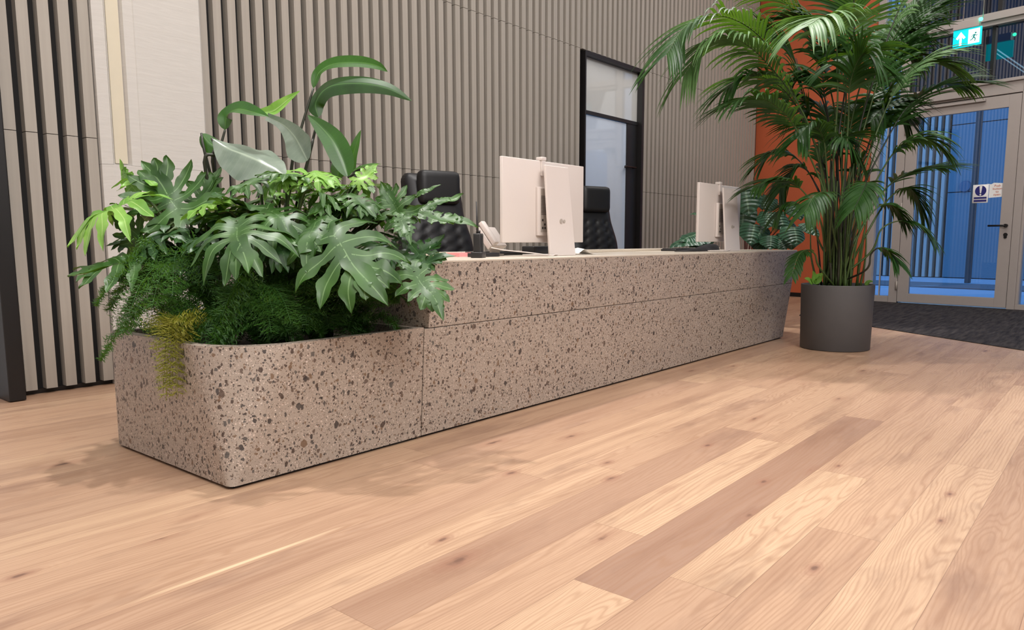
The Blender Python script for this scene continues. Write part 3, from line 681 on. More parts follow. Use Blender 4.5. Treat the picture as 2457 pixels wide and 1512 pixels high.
# cables
def cable(pts, r, mat, label):
    o = mesh_obj('cable', (lambda b: (tube(b, catmull(pts, 8), r, 6), b)[1])(NB()), mat); return tag(o, label, 'cable')
cable([(3.62, 2.655, 0.885), (3.62, 2.62, 0.83), (3.58, 2.60, 0.807), (3.45, 2.56, 0.808), (3.40, 2.55, 0.804), (3.30, 2.62, 0.82), (3.18, 2.70, 0.835), (3.10, 2.74, 0.85)], 0.0035, M_white, 'pale cable looping under the left computer to the desk phone')
cable([(6.02, 2.655, 0.93), (6.00, 2.62, 0.88), (5.93, 2.58, 0.825), (5.82, 2.56, 0.806), (5.72, 2.56, 0.805)], 0.004, M_white, 'pale cable hanging below the right computer')
# two-way radio in charger
p = at(1148, 612, 2.60)
rd = thing('two_way_radio', 'black two-way radio with thin aerial upright on the desk beside the philodendron', 'radio', (p.x, 2.60, ZT), 0.5)
bm = NB(); rbox(bm, -0.033, 0.033, -0.02, 0.02, 0.005, 0.125, 0.006, 2); rb_ = mesh_obj('body', bm, M_dark, rd)
bm = NB(); tube(bm, [(-0.018, 0, 0.125), (-0.018, 0, 0.150), (-0.022, 0, 0.155), (-0.036, 0, 0.285)], [0.007, 0.007, 0.0045, 0.003], 8); mesh_obj('aerial', bm, M_dark, rd)
bm = NB(); tube(bm, [(0.015, 0, 0.125), (0.015, 0, 0.140)], 0.008, 10); mesh_obj('knob', bm, M_dark, rd)
bm = NB(); box(bm, -0.02, 0.02, -0.0215, -0.02, 0.025, 0.115)
for k in range(5): box(bm, -0.018, 0.018, -0.022, -0.020, 0.03+k*0.009, 0.034+k*0.009)
mesh_obj('speaker_grille', bm, M_backing, rd)
bm = NB(); rbox(bm, -0.045, 0.045, -0.03, 0.03, 0, 0.030, 0.004, 2); mesh_obj('charger_base', bm, M_dark, rd)
p = at(1165, 612, 2.72)
bm = NB(); rbox(bm, -0.07, 0.13, -0.03, 0.03, 0, 0.022, 0.003, 2); o = mesh_obj('black_tray', bm, M_dark); o.location = (p.x, 2.76, ZT); tag(o, 'low black tray on the desk behind the two-way radio', 'tray')
p = at(1120, 604, 2.85)
o = mesh_obj('pink_notepad', (lambda b: (box(b, -0.06, 0.06, -0.05, 0.05, 0, 0.022), b)[1])(NB()), [M_pink]); o.location = (p.x+0.02, 2.92, ZT); tag(o, 'pink notepad lying on the desk between the leaves and the radio', 'notepad')
# desk phone: white, propped up
p = at(1190, 600, 2.82)
ph = thing('desk_phone', 'white desk phone on a tilted stand half hidden behind the left computer', 'phone', (p.x+0.05, 2.86, ZT), 0.15)
Mt = Matrix.Rotation(math.radians(-38), 4, 'X') @ Matrix.Rotation(math.radians(0), 4, 'Y')
bm = NB(); rbox(bm, -0.085, 0.085, -0.018, 0.018, 0.035, 0.175, 0.005, 2, M=Matrix.Translation((0, -0.03, 0.02)) @ Mt); mesh_obj('body', bm, M_white, ph)
bm = NB(); rbox(bm, -0.085, -0.045, -0.045, -0.015, 0.025, 0.185, 0.008, 3, M=Matrix.Translation((0, -0.03, 0.03)) @ Mt); mesh_obj('handset', bm, M_white, ph)
bm = NB(); box(bm, -0.05, 0.05, -0.02, 0.06, 0.0, 0.012); box(bm, -0.045, 0.045, 0.005, 0.018, 0.012, 0.075); mesh_obj('foot', bm, M_port, ph)
# keyboards, papers
def keyboard(x, y, label):
    t = thing('keyboard', label, 'keyboard', (x, y, ZT), 0.02)
    bm = NB(); rbox(bm, -0.22, 0.22, -0.07, 0.07, 0, 0.018, 0.004, 2); mesh_obj('case', bm, M_dark, t)
    bm = NB()
    for r in range(5):
        for c in range(15): box(bm, -0.208+c*0.028, -0.184+c*0.028, -0.06+r*0.025, -0.038+r*0.025, 0.0182, 0.024)
    mesh_obj('keys', bm, M_dark, t); return t
keyboard(m1.location.x-0.05, 3.02, 'black keyboard behind the left white computer')
keyboard(m2.location.x-0.02, 3.02, 'black keyboard behind the right white computer')
bm = NB(); rbox(bm, -0.11, 0.11, -0.05, 0.05, 0.0, 0.055, 0.008, 2); o = mesh_obj('black_pouch', bm, M_dark); o.location = (at(1300, 600, 2.87).x-0.03, 2.87, ZT); tag(o, 'black case behind the foot of the left computer', 'case')
bm = NB()
for i, (x0, x1, zz) in enumerate(((-0.34, -0.05, 0.016), (-0.10, 0.16, 0.032), (0.02, 0.26, 0.045))): pass
G_ = 16; vv = [[None]*(7) for _ in range(G_+1)]
for i in range(G_+1):
    u = i/G_; 
    for j in range(7):
        v_ = j/6; x = -0.36+0.66*u; y = (-0.075+0.15*v_)*(0.35+0.65*math.sin(PI*min(1, u*0.75+0.12)))
        z = 0.003+0.075*(u**1.1)*math.sin(PI*v_)**0.6*(0.75+0.25*math.sin(9*u+2*v_))
        vv[i][j] = bm.verts.new((x, y, z))
for i in range(G_):
    for j in range(6): bm.faces.new((vv[i][j], vv[i+1][j], vv[i+1][j+1], vv[i][j+1])).smooth = True
bd = [vv[i][0] for i in range(G_+1)]+[vv[G_][j] for j in range(1, 7)]+[vv[i][6] for i in range(G_-1, -1, -1)]+[vv[0][j] for j in range(5, 0, -1)]
b2 = [bm.verts.new((v.co.x, v.co.y, 0)) for v in bd]
for i in range(len(bd)): bm.faces.new((bd[i], b2[i], b2[(i+1) % len(bd)], bd[(i+1) % len(bd)]))
bm.faces.new(b2[::-1])
o = mesh_obj('cloth_glove', bm, plain('black_cloth', lin(22, 20, 22), 0.9)); o.name = 'black_cloth'; o.location = (m2.location.x-0.10, 2.80, ZT); tag(o, 'crumpled black cloth lying under the right computer', 'cloth')
bm = NB(); 
g = [[bm.verts.new((-0.13+0.26*i/8, -0.05+0.10*j/4, 0.002+0.028*math.exp(-((i-2.2)/1.6)**2)*1.5*(1-0.2*abs(j-2)/2))) for j in range(5)] for i in range(9)]
for i in range(8):
    for j in range(4): bm.faces.new((g[i][j], g[i+1][j], g[i+1][j+1], g[i][j+1])).smooth = True
o = mesh_obj('paper_sheet', bm, M_paper); p = at(1400, 606, 2.72); o.location = (p.x+0.03, 2.74, ZT); tag(o, 'curled white sheet of paper on the desk right of the left computer', 'paper')
s_ = o.modifiers.new('thickness', 'SOLIDIFY'); s_.thickness = 0.0008

# ------------------------------------------------------------------ chairs
def office_chair(label, x, y, rz):
    t = thing('office_chair', label, 'chair', (x, y, 0), rz, 'black high-backed office chairs')
    # backrest: tufted grid, facing local -y
    bm = NB(); NX, NZ = 24, 44
    def back(u, v):
        wdt = 0.29-0.065*smooth01((v-0.35)/0.35)
        wdt *= math.sqrt(max(0, 1-(max(0, v-0.93)/0.07)**2*0.30))
        x_ = (u-0.5)*2*wdt; z_ = 0.50+0.885*v
        e = 1-abs(2*u-1)**6; e2 = min(1, (1-v)*18, v*14)
        y_ = -0.055*e*e2-0.03-0.05*math.sin(v*PI)*1.0+0.11*v
        if v < 0.66:
            cu = u*4.0; cz = v*11.0; sh = 0.0
            dx = abs((cu) % 1-0.5); dz = abs(cz % 1-0.5)
            y_ += 0.034*math.exp(-((0.5-dx)**2+(0.5-dz)**2)/0.03)*e-0.004*math.cos(2*PI*(cz))*e
        return x_, y_, z_
    fr = [[bm.verts.new(back(i/NX, j/NZ)) for j in range(NZ+1)] for i in range(NX+1)]
    bk = [[bm.verts.new((fr[i][j].co.x, 0.03+0.11*j/NZ, fr[i][j].co.z)) for j in range(NZ+1)] for i in range(NX+1)]
    for i in range(NX):
        for j in range(NZ):
            bm.faces.new((fr[i][j], fr[i+1][j], fr[i+1][j+1], fr[i][j+1])).smooth = True
            bm.faces.new((bk[i][j+1], bk[i+1][j+1], bk[i+1][j], bk[i][j])).smooth = True
    for j in range(NZ): bm.faces.new((fr[0][j+1], bk[0][j+1], bk[0][j], fr[0][j])); bm.faces.new((fr[NX][j], bk[NX][j], bk[NX][j+1], fr[NX][j+1]))
    for i in range(NX): bm.faces.new((fr[i][0], bk[i][0], bk[i+1][0], fr[i+1][0])); bm.faces.new((fr[i+1][NZ], bk[i+1][NZ], bk[i][NZ], fr[i][NZ]))
    mesh_obj('backrest', bm, M_leather, t, bevel=0.0)
    bm = NB(); rbox(bm, -0.165, 0.165, -0.085, 0.02, 1.155, 1.400, 0.05, 5, M=Matrix.Translation((0, 0.0, 0))); mesh_obj('headrest', bm, M_leather, t)
    bm = NB(); rbox(bm, -0.27, 0.27, -0.52, 0.02, 0.43, 0.54, 0.04, 4); mesh_obj('seat', bm, M_leather, t)
    for s in (-1, 1):
        bm = NB(); tube(bm, catmull([(s*0.29, 0.02, 0.50), (s*0.31, 0.02, 0.62), (s*0.31, -0.05, 0.68), (s*0.31, -0.32, 0.68), (s*0.30, -0.40, 0.60), (s*0.28, -0.36, 0.48)], 5), 0.018, 8); mesh_obj('armrest', bm, M_dark, t)
    bm = NB(); tube(bm, [(0, -0.25, 0.10), (0, -0.25, 0.43)], 0.03, 12); mesh_obj('column', bm, M_dark, t)
    bm = NB()
    for k in range(5):
        a = 2*PI*k/5+0.3; tube(bm, [(0, -0.25, 0.12), (0.30*math.cos(a), -0.25+0.30*math.sin(a), 0.07)], [0.03, 0.018], 8)
    mesh_obj('base', bm, M_dark, t)
    for k in range(5):
        a = 2*PI*k/5+0.3; b = NB(); tube(b, [(0.30*math.cos(a)-0.02, -0.25+0.30*math.sin(a), 0.030), (0.30*math.cos(a)+0.02, -0.25+0.30*math.sin(a), 0.030)], 0.029, 14); tube(b, [(0.30*math.cos(a), -0.25+0.30*math.sin(a), 0.03), (0.30*math.cos(a), -0.25+0.30*math.sin(a), 0.075)], 0.008, 6); mesh_obj('castor', b, M_dark, t)
    return t
office_chair('black leather high-backed chair nearer the philodendron planter, back turned slightly', 3.90, 3.98, -0.30)
office_chair('black tufted high-backed chair in front of the frosted door, right of the left computer', 5.96, 3.98, -0.30)

# ------------------------------------------------------------------ plants: leaf builders
def place(bm_pts, A, T, N):
    """map local points (x along leaf, z up) so that origin->A and the tip lands on T"""
    tip = bm_pts['tip']; A = Vector(A); T = Vector(T); N = Vector(N)
    X = (T-A); L = X.length; X.normalize(); Z = (N-X*N.dot(X)).normalized(); Y = Z.cross(X)
    lx = Vector(tip); ll = lx.length; lx.normalize(); ly = Vector((0, 1, 0)); lz = lx.cross(ly)
    s = L/ll
    def f(p):
        p = Vector(p); return A+(X*p.dot(lx)+Y*p.dot(ly)+Z*p.dot(lz))*s
    return f
def lobed_leaf(A, T, N, droop=0.35, seed=0, cup=0.12, parent=None, mat=None, nl=6, wid=1.0, name='leaf'):
    rn = random.Random(seed); pts = {}
    def bend(x, y):
        r2 = x*x if x > 0 else 0.4*x*x
        z = -droop*r2*0.5-droop*0.55*abs(y)**1.7+cup*abs(y)*(1-abs(y))
        z += 0.022*math.sin(9*x+3*abs(y)+seed)+0.018*math.sin(14*y+5*x+seed*2)
        return (x*(1-0.12*droop*max(x, 0)), y*(1-0.10*droop), z)
    pts['tip'] = bend(1.0, 0)
    F = place(pts, A, T, N)
    bm = NB(); uvl = bm.loops.layers.uv.new('UVMap')
    def strip(base_a, base_b, ang, ln, wmax, side, dz, fwd=0.35, ns=15):
        # center line from the midrib
        bx = (base_a+base_b)/2; hw0 = (base_b-base_a)/2
        rows = []; ph = rn.random()*6
        for i in range(ns+1):
            u = i/ns; a = ang-fwd*u*0.9; 
            if i == 0: c = Vector((bx, 0)); 
            else: c = c+Vector((math.cos(a+.12*math.sin(u*7+ph)), math.sin(a+.12*math.sin(u*7+ph))*side))*(ln/ns)
            nrm = Vector((-math.sin(a), math.cos(a)*side))
            if u < 0.33: w_ = hw0*1.3*(1-u/0.33)+wmax*0.70*(u/0.33)
            else:
                q = (u-0.33)/0.67; w_ = wmax*(0.70+0.42*math.sin(min(1, q*1.25)*PI*0.62))*(1-q**2.6)**0.85
            wav = 1+0.42*(abs(math.sin(u*9.5+ph))-.55)*(u > 0.25); wav2 = 1+0.42*(abs(math.sin(u*8.5+ph+2))-.55)*(u > 0.25)
            l_ = c+nrm*w_*wav; r_ = c-nrm*w_*wav2
            zz = dz*max(0, u-.25)**2*1.7*ln
            row = []
            for q_, e in ((l_, 1), (c.lerp(l_, .5), .35), (c, 0), (c.lerp(r_, .5), .35), (r_, 1)):
                b = bend(q_.x, q_.y); row.append(bm.verts.new(F((b[0], b[1], b[2]-zz+(0.014*e*math.sin(u*11+ph)+0.016*e)*smooth01((u-.36)/.25)))))
            rows.append(row)
        for i in range(ns):
            for j in range(4):
                f = bm.faces.new((rows[i][j], rows[i+1][j], rows[i+1][j+1], rows[i][j+1])); f.smooth = True
                for lp, (a_, b_) in zip(f.loops, ((i, j), (i+1, j), (i+1, j+1), (i, j+1))): lp[uvl].uv = (a_/ns, b_/4)
    for side in (-1, 1):
        for k in range(nl):
            q = k/(nl-1); a0 = -0.05+0.72*k/nl; a1 = a0+0.72/nl+0.03
            ang = math.radians(150-118*q**0.8+rn.uniform(-6, 6))
            ln = (0.40+0.30*math.sin(PI*(q*0.9+0.08)))*(1.0-0.22*q)*wid*rn.uniform(0.9, 1.1)
            strip(a0, a1, ang, ln, 0.082*rn.uniform(0.85, 1.2), side, droop*0.55*rn.uniform(0.5, 1.5))
    strip(-0.02, 0.12, 0.0, 1.0, 0.11, 1, 0, fwd=0, ns=14)
    o = mesh_obj(name, bm, mat or M_philo, parent)
    return o
def stem_to(parent, base, A, T, mat=None, r0=0.007, r1=0.0045, sag=0.12):
    base = Vector(base); A = Vector(A); T = Vector(T)
    mid = base.lerp(A, 0.5)+Vector((0, 0, sag)); e = A-(T-A).normalized()*0.02
    P = catmull([base, base.lerp(mid, 0.55)+Vector((0, 0, 0.03)), mid.lerp(A, 0.45)+Vector((0, 0, sag*0.4)), A], 5)
    bm = NB(); tube(bm, P, [r0+(r1-r0)*i/(len(P)-1) for i in range(len(P))], 6); return mesh_obj('stem', bm, mat or M_stem, parent)
def lance_leaf(pts, width, N, mat, parent, fold=0.25, wf=None, twist=0, name='leaf', ripple=0.0):
    P = catmull(pts, 7); n = len(P)-1; bm = NB(); uvl = bm.loops.layers.uv.new('UVMap'); rows = []; N = Vector(N)
    for i, p in enumerate(P):
        u = i/n; t = (P[min(i+1, n)]-P[max(i-1, 0)]).normalized()
        nn = Matrix.Rotation(twist*u, 3, t) @ N
        Z = (nn-t*nn.dot(t)).normalized(); Y = Z.cross(t)
        w_ = width*(wf(u) if wf else (math.sin(PI*u**0.8)**0.75)*(1-0.2*u))
        w_ = max(w_, 0.0005)
        rows.append([bm.verts.new(p+Y*w_*s+Z*(abs(s)*w_*fold+ripple*w_*abs(s)*math.sin(u*22+s*2))) for s in (-1, -.6, -.25, 0, .25, .6, 1)])
    for i in range(n):
        for j in range(6):
            f = bm.faces.new((rows[i][j], rows[i+1][j], rows[i+1][j+1], rows[i][j+1])); f.smooth = True
            for lp, (a_, b_) in zip(f.loops, ((i, j), (i+1, j), (i+1, j+1), (i, j+1))): lp[uvl].uv = (a_/n, b_/6)
    return mesh_obj(name, bm, mat, parent)

# ---- philodendrons in the near planter
UPV = Vector((0, 0, 1)); TOC = -FW
def nrm(up=1.0, cam_=0.5, right=0.0): return (UPV*up+TOC*cam_+RT*right).normalized()
SOILZ = 0.44
def philo(label, base, leaves, fill, rng, fillseed, group=None):
    t = thing('philodendron', label, 'plant', (base[0], base[1], SOILZ)); t.location = (base[0], base[1], SOILZ)
    Minv = Matrix.Translation(-t.location)
    kids = []
    bm = NB(); tube(bm, [(base[0], base[1], SOILZ-0.0), (base[0]+0.01, base[1], SOILZ+0.14)], [0.03, 0.022], 8); kids.append(mesh_obj('trunk', bm, M_stem_d, None))
    for (ax, ay, aD, tx, ty, tD, N, dr, mat, *rest) in leaves:
        A = atd(ax, ay, aD); T = atd(tx, ty, tD); wid = rest[0] if rest else 1.0
        lf_ = lobed_leaf(A, T, N, dr, seed=int(ax*7+ay), mat=mat, wid=wid); kids.append(lf_)
        st = stem_to(None, (base[0]+rng.uniform(-.03, .03), base[1]+rng.uniform(-.03, .03), SOILZ+0.10), A, T); st.parent = lf_
    rr = random.Random(fillseed)
    for i in range(fill[0]):
        ax = rr.uniform(fill[1], fill[2]); ay = rr.uniform(fill[3], fill[4]); D = rr.uniform(fill[5], fill[6])
        A = atd(ax, ay, D); a = rr.uniform(0, 2*PI); L = rr.uniform(0.15, 0.24)
        if A.x > 2.12 and A.z < 0.86: continue
        T = A+Vector((math.cos(a)*L, math.sin(a)*L, rr.uniform(-0.12, 0.03)))
        lf_ = lobed_leaf(A, T, nrm(1, rr.uniform(-.2, .5), rr.uniform(-.4, .4)), rr.uniform(.2, .6), seed=i*13+fillseed, mat=rr.choice((M_philo, M_philo, M_philo_d, M_philo_l)) if ay < 520 else M_philo_d)  # lower fill leaves darker: shade inside the plant put into their colour
        kids.append(lf_); st = stem_to(None, (base[0]+rr.uniform(-.03, .03), base[1]+rr.uniform(-.03, .03), SOILZ+0.10), A, T); st.parent = lf_
    for k_ in kids:
        if k_.parent is None: k_.parent = t; k_.matrix_parent_inverse = t.matrix_world.inverted() if False else Minv
    return t
R_ = random.Random(5)
philo('philodendron with deeply lobed leaves spreading over the left end of the planter', (1.62, 3.02), [
    (362, 618, 3.00, 170, 662, 2.85, nrm(1, .35, -.1), .30, M_philo, 1.25),
    (318, 478, 3.05, 168, 588, 2.95, nrm(.8, .6, -.5), .55, M_philo_l, 1.1),
    (372, 600, 3.10, 272, 520, 3.05, nrm(.1, 1, -.5), .20, M_philo_d, .9),
    (440, 520, 3.10, 345, 392, 3.20, nrm(.5, 1, .2), -.15, M_philo, .95),
    (455, 510, 3.15, 530, 405, 3.25, nrm(.4, 1, -.3), -.1, M_philo, .8),
    (470, 505, 3.05, 560, 490, 2.92, nrm(1, .5, .2), .4, M_philo_l, .7),
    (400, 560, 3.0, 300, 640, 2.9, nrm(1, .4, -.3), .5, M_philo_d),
    (330, 470, 3.2, 290, 385, 3.25, nrm(.2, .8, -.6), .1, M_philo_l, .45),
    ], (18, 320, 560, 430, 660, 3.0, 3.4), R_, 21)
philo('philodendron with large glossy lobed leaves hanging over the front of the planter, middle one', (1.80, 2.80), [
    (567, 532, 2.82, 598, 655, 2.62, nrm(.7, 1, .1), .55, M_philo, 1.15),
    (640, 500, 2.95, 715, 590, 2.80, nrm(.8, .8, .3), .5, M_philo),
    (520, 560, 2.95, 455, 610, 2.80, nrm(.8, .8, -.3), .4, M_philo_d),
    (690, 412, 3.15, 655, 470, 2.98, nrm(.8, .7, -.3), .7, M_philo_l, .9),
    (745, 415, 3.10, 800, 450, 2.98, nrm(.9, .6, .2), .6, M_philo_l, .9),
    (620, 430, 3.1, 560, 470, 2.95, nrm(1, .5, -.2), .4, M_philo),
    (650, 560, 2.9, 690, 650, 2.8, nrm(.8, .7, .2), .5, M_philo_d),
    ], (20, 470, 760, 415, 690, 2.95, 3.45), R_, 22)
philo('philodendron with the longest drooping lobed leaf, right of the middle one in the planter', (2.02, 2.78), [
    (785, 556, 2.85, 925, 728, 2.70, nrm(.6, 1, .2), .50, M_philo, .9),
    (760, 520, 2.92, 735, 650, 2.75, nrm(.7, .9, -.2), .5, M_philo, .6),
    (860, 440, 3.1, 905, 395, 3.15, nrm(.6, .6, .3), .3, M_philo_l, .7),
    (845, 470, 3.05, 900, 520, 2.95, nrm(1, .6, .3), .4, M_philo, .9),
    (800, 480, 3.0, 740, 520, 2.9, nrm(1, .6, -.2), .4, M_philo, .9),
    (870, 580, 2.95, 930, 640, 2.82, nrm(.8, .7, .3), .5, M_philo_d),
    ], (18, 700, 920, 420, 690, 3.0, 3.45), R_, 23)
philo('philodendron at the right of the planter with leaves reaching over the desk corner', (2.12, 3.08), [
    (965, 525, 3.10, 915, 440, 3.15, nrm(.5, 1, -.3), .1, M_philo, .9),
    (1010, 515, 3.10, 1142, 545, 3.05, nrm(1, .5, 0), .25, M_philo, .45),
    (1010, 505, 3.15, 1108, 468, 3.2, nrm(.7, .6, 0), .2, M_philo, .30),
    (1000, 470, 3.2, 1056, 444, 3.2, nrm(.7, .6, 0), .2, M_philo, .25),
    (960, 520, 3.05, 985, 585, 2.98, nrm(.6, 1, .2), .3, M_philo, .6),
    (985, 640, 3.0, 1090, 615, 2.95, nrm(1, .5, 0), .2, M_philo_d, .8),
    (992, 648, 2.90, 1062, 765, 2.80, nrm(.5, 1, .4), .3, M_philo, .75),
    (985, 630, 3.05, 1065, 565, 3.1, nrm(.5, .8, -.2), .1, M_philo_d, .7),
    ], (9, 880, 980, 470, 700, 3.05, 3.35), R_, 24)

# ---- tall lance-leaved plant behind them
TL = 3.42
t = thing('peace_lily', 'tall plant with long arching lance leaves rising above the philodendrons', 'plant', (1.95, 3.20, SOILZ))
Mi = Matrix.Translation(-t.location)
def lan(pix, D, width_, N, mat, stem=None, sm=None, **kw):
    Ds = D if isinstance(D, (list, tuple)) else [D]*len(pix)
    lf_ = lance_leaf([atd(x, y, d) for (x, y), d in zip(pix, Ds)], width_*1.3, N, mat, None, **kw)
    lf_.parent = t; lf_.matrix_parent_inverse = Mi
    if stem:
        P = [Vector((1.95+R_.uniform(-.05, .05), 3.20+R_.uniform(-.04, .04), SOILZ))]+[atd(x, y, Ds[0]) for x, y in stem]+[atd(*pix[0], Ds[0])]
        bm = NB(); P = catmull(P, 6); tube(bm, P, [0.009-0.004*i/(len(P)-1) for i in range(len(P))], 7); s = mesh_obj('stem', bm, sm or M_stem_d, lf_)
lan([(752, 212), (765, 175), (800, 154), (860, 150), (905, 158), (930, 172)], [3.42, 3.42, 3.40, 3.36, 3.32, 3.3], 0.030, nrm(.7, .8, -.2), M_lance, [(700, 400), (722, 310)], twist=0.5)
lan([(764, 282), (758, 245), (790, 208), (860, 200), (930, 212), (988, 242)], [3.42, 3.42, 3.38, 3.32, 3.28, 3.25], 0.044, nrm(.6, 1, -.2), M_philo_d, [(735, 400), (752, 330)], fold=-.25, twist=0.3)
lan([(835, 425), (822, 385), (800, 340), (770, 305), (738, 276)], 3.35, 0.046, nrm(.1, 1, .3), M_lance, [(838, 450)])
lan([(540, 312), (545, 278), (570, 262), (610, 270), (645, 280)], [3.3, 3.3, 3.27, 3.22, 3.2], 0.040, nrm(.8, .9, -.1), M_lance, [(515, 420), (530, 350)], sm=M_stem_d)
lan([(610, 272), (650, 268), (668, 258), (690, 240), (720, 218)], 3.30, 0.024, nrm(.4, 1, .2), M_philo_l, fold=.4)
lan([(640, 280), (680, 300), (705, 325), (720, 350), (738, 385)], [3.28, 3.28, 3.26, 3.25, 3.22], 0.055, nrm(.3, 1, -.6), M_silver, wf=lambda u: 0.25+0.75*smooth01(u*1.1)*(1 if u < .8 else (1-(u-.8)/.2)**.6))
lan([(508, 332), (545, 355), (590, 372), (640, 395), (690, 425)], [3.22, 3.2, 3.16, 3.12, 3.1], 0.090, nrm(.9, .75, -.1), M_silver, [(495, 420), (520, 370)], fold=-.35, wf=lambda u: math.sin(PI*min(1, u*1.02)**1.3)**0.8*(1-.1*u), ripple=.08)
lan([(483, 320), (505, 345), (530, 355), (565, 352)], 3.32, 0.034, nrm(.3, 1, .2), M_lance, [(500, 400)], fold=-.3)
lan([(848, 415), (846, 380), (855, 345), (866, 312)], 3.45, 0.022, nrm(.2, 1, -.3), M_lance, [(850, 430)])
lan([(845, 412), (870, 402), (895, 396), (915, 394)], 3.4, 0.022, nrm(1, .3, 0), M_lance)
lan([(810, 430), (812, 400), (806, 372)], 3.5, 0.03, nrm(.2, 1, .3), M_lance)

# ---- asparagus ferns along the rim
def fern(label, base, plumes, mat, seed, drop=0.35):
    t = thing('asparagus_fern', label, 'fern', base); rr = random.Random(seed); bm = NB(); bm.loops.layers.uv.new('UVMap')
    b0 = Vector(base)
    for (dx, dy, h, L) in plumes:
        a = Vector((dx, dy, 0)); tip = Vector((dx, dy, 0)).normalized()*L if a.length > 0 else Vector((0, 0, L))
        P = catmull([(rr.uniform(-.02, .02), rr.uniform(-.02, .02), 0), tip*0.35+Vector((0, 0, h)), tip*0.75+Vector((0, 0, h*0.9)), tip+Vector((0, 0, h*0.9-drop*L))], 7)
        tube(bm, P, 0.0012, 4, cap=False)
        n = 30
        for i in range(3, n):
            u = i/n; c = sample(P, u); tg = (sample(P, min(1, u+.03))-sample(P, u-.03)).normalized(); sd = tg.cross(UPV).normalized()
            for s in (-1, 1):
                bl = 0.10*math.sin(PI*(0.1+0.85*u))*rr.uniform(.7, 1.2); d = (sd*s+tg*0.55+UPV*rr.uniform(-.25, .35)).normalized(); 
                for j in range(1, 8):
                    q = c+d*bl*j/7; s2 = sd.cross(d).normalized() if j % 2 else -sd.cross(d).normalized()
                    nd = (d*0.7+s2*0.8+tg*rr.uniform(-.8, .8)).normalized(); l2 = 0.027*(1-0.4*j/7)*rr.uniform(.8, 1.3)
                    wv = d.cross(nd).normalized()*0.0021
                    f = bm.faces.new([bm.verts.new(p_) for p_ in (q-wv, q+wv, q+nd*l2)])
                wv = UPV*0.0010
                bm.faces.new([bm.verts.new(p_) for p_ in (c-wv, c+wv, c+d*bl)])
    o = mesh_obj('foliage', bm, mat, t); return t
rr = random.Random(3)
def pl_(n, amin, amax, hmin, hmax, Lmin, Lmax):
    out = []
    for i in range(n):
        a = math.radians(rr.uniform(amin, amax)); out.append((math.cos(a), math.sin(a), rr.uniform(hmin, hmax), rr.uniform(Lmin, Lmax)))
    return out
fern('feathery green fern spilling over the left corner of the planter', (1.45, 2.95, SOILZ), pl_(26, 90, 340, .10, .42, .14, .34), M_fern, 1)
fern('feathery green fern behind the rounded front corner of the planter', (1.62, 2.66, SOILZ), pl_(26, 90, 400, .08, .36, .10, .26), M_fern, 2)
fern('feathery green fern under the largest hanging leaf of the planter', (1.86, 2.62, SOILZ), pl_(26, 90, 400, .08, .36, .10, .24), M_fern, 3)
fern('feathery green fern at the desk end of the planter', (2.08, 2.60, SOILZ), pl_(22, 90, 350, .08, .36, .10, .22), M_fern, 4)
fern('fine feathery fern at the back left of the planter', (1.5, 3.15, SOILZ), pl_(12, 100, 260, .16, .40, .12, .26), M_fern, 5)
fern('feathery fern in the middle of the planter under the philodendrons', (1.80, 2.95, SOILZ), pl_(24, 90, 400, .14, .42, .14, .30), M_fern, 8)
fern('small yellowing fern sprig drooping down the outside of the planter', (1.40, 2.80, SOILZ+0.01), [(-1, -.45, .13, .16), (-1, -.8, .12, .15), (-1, -.2, .12, .14), (-1, -.5, .12, .13), (-1, -.7, .13, .14), (-1, -.3, .11, .12)], M_fern_y, 6, 1.7)

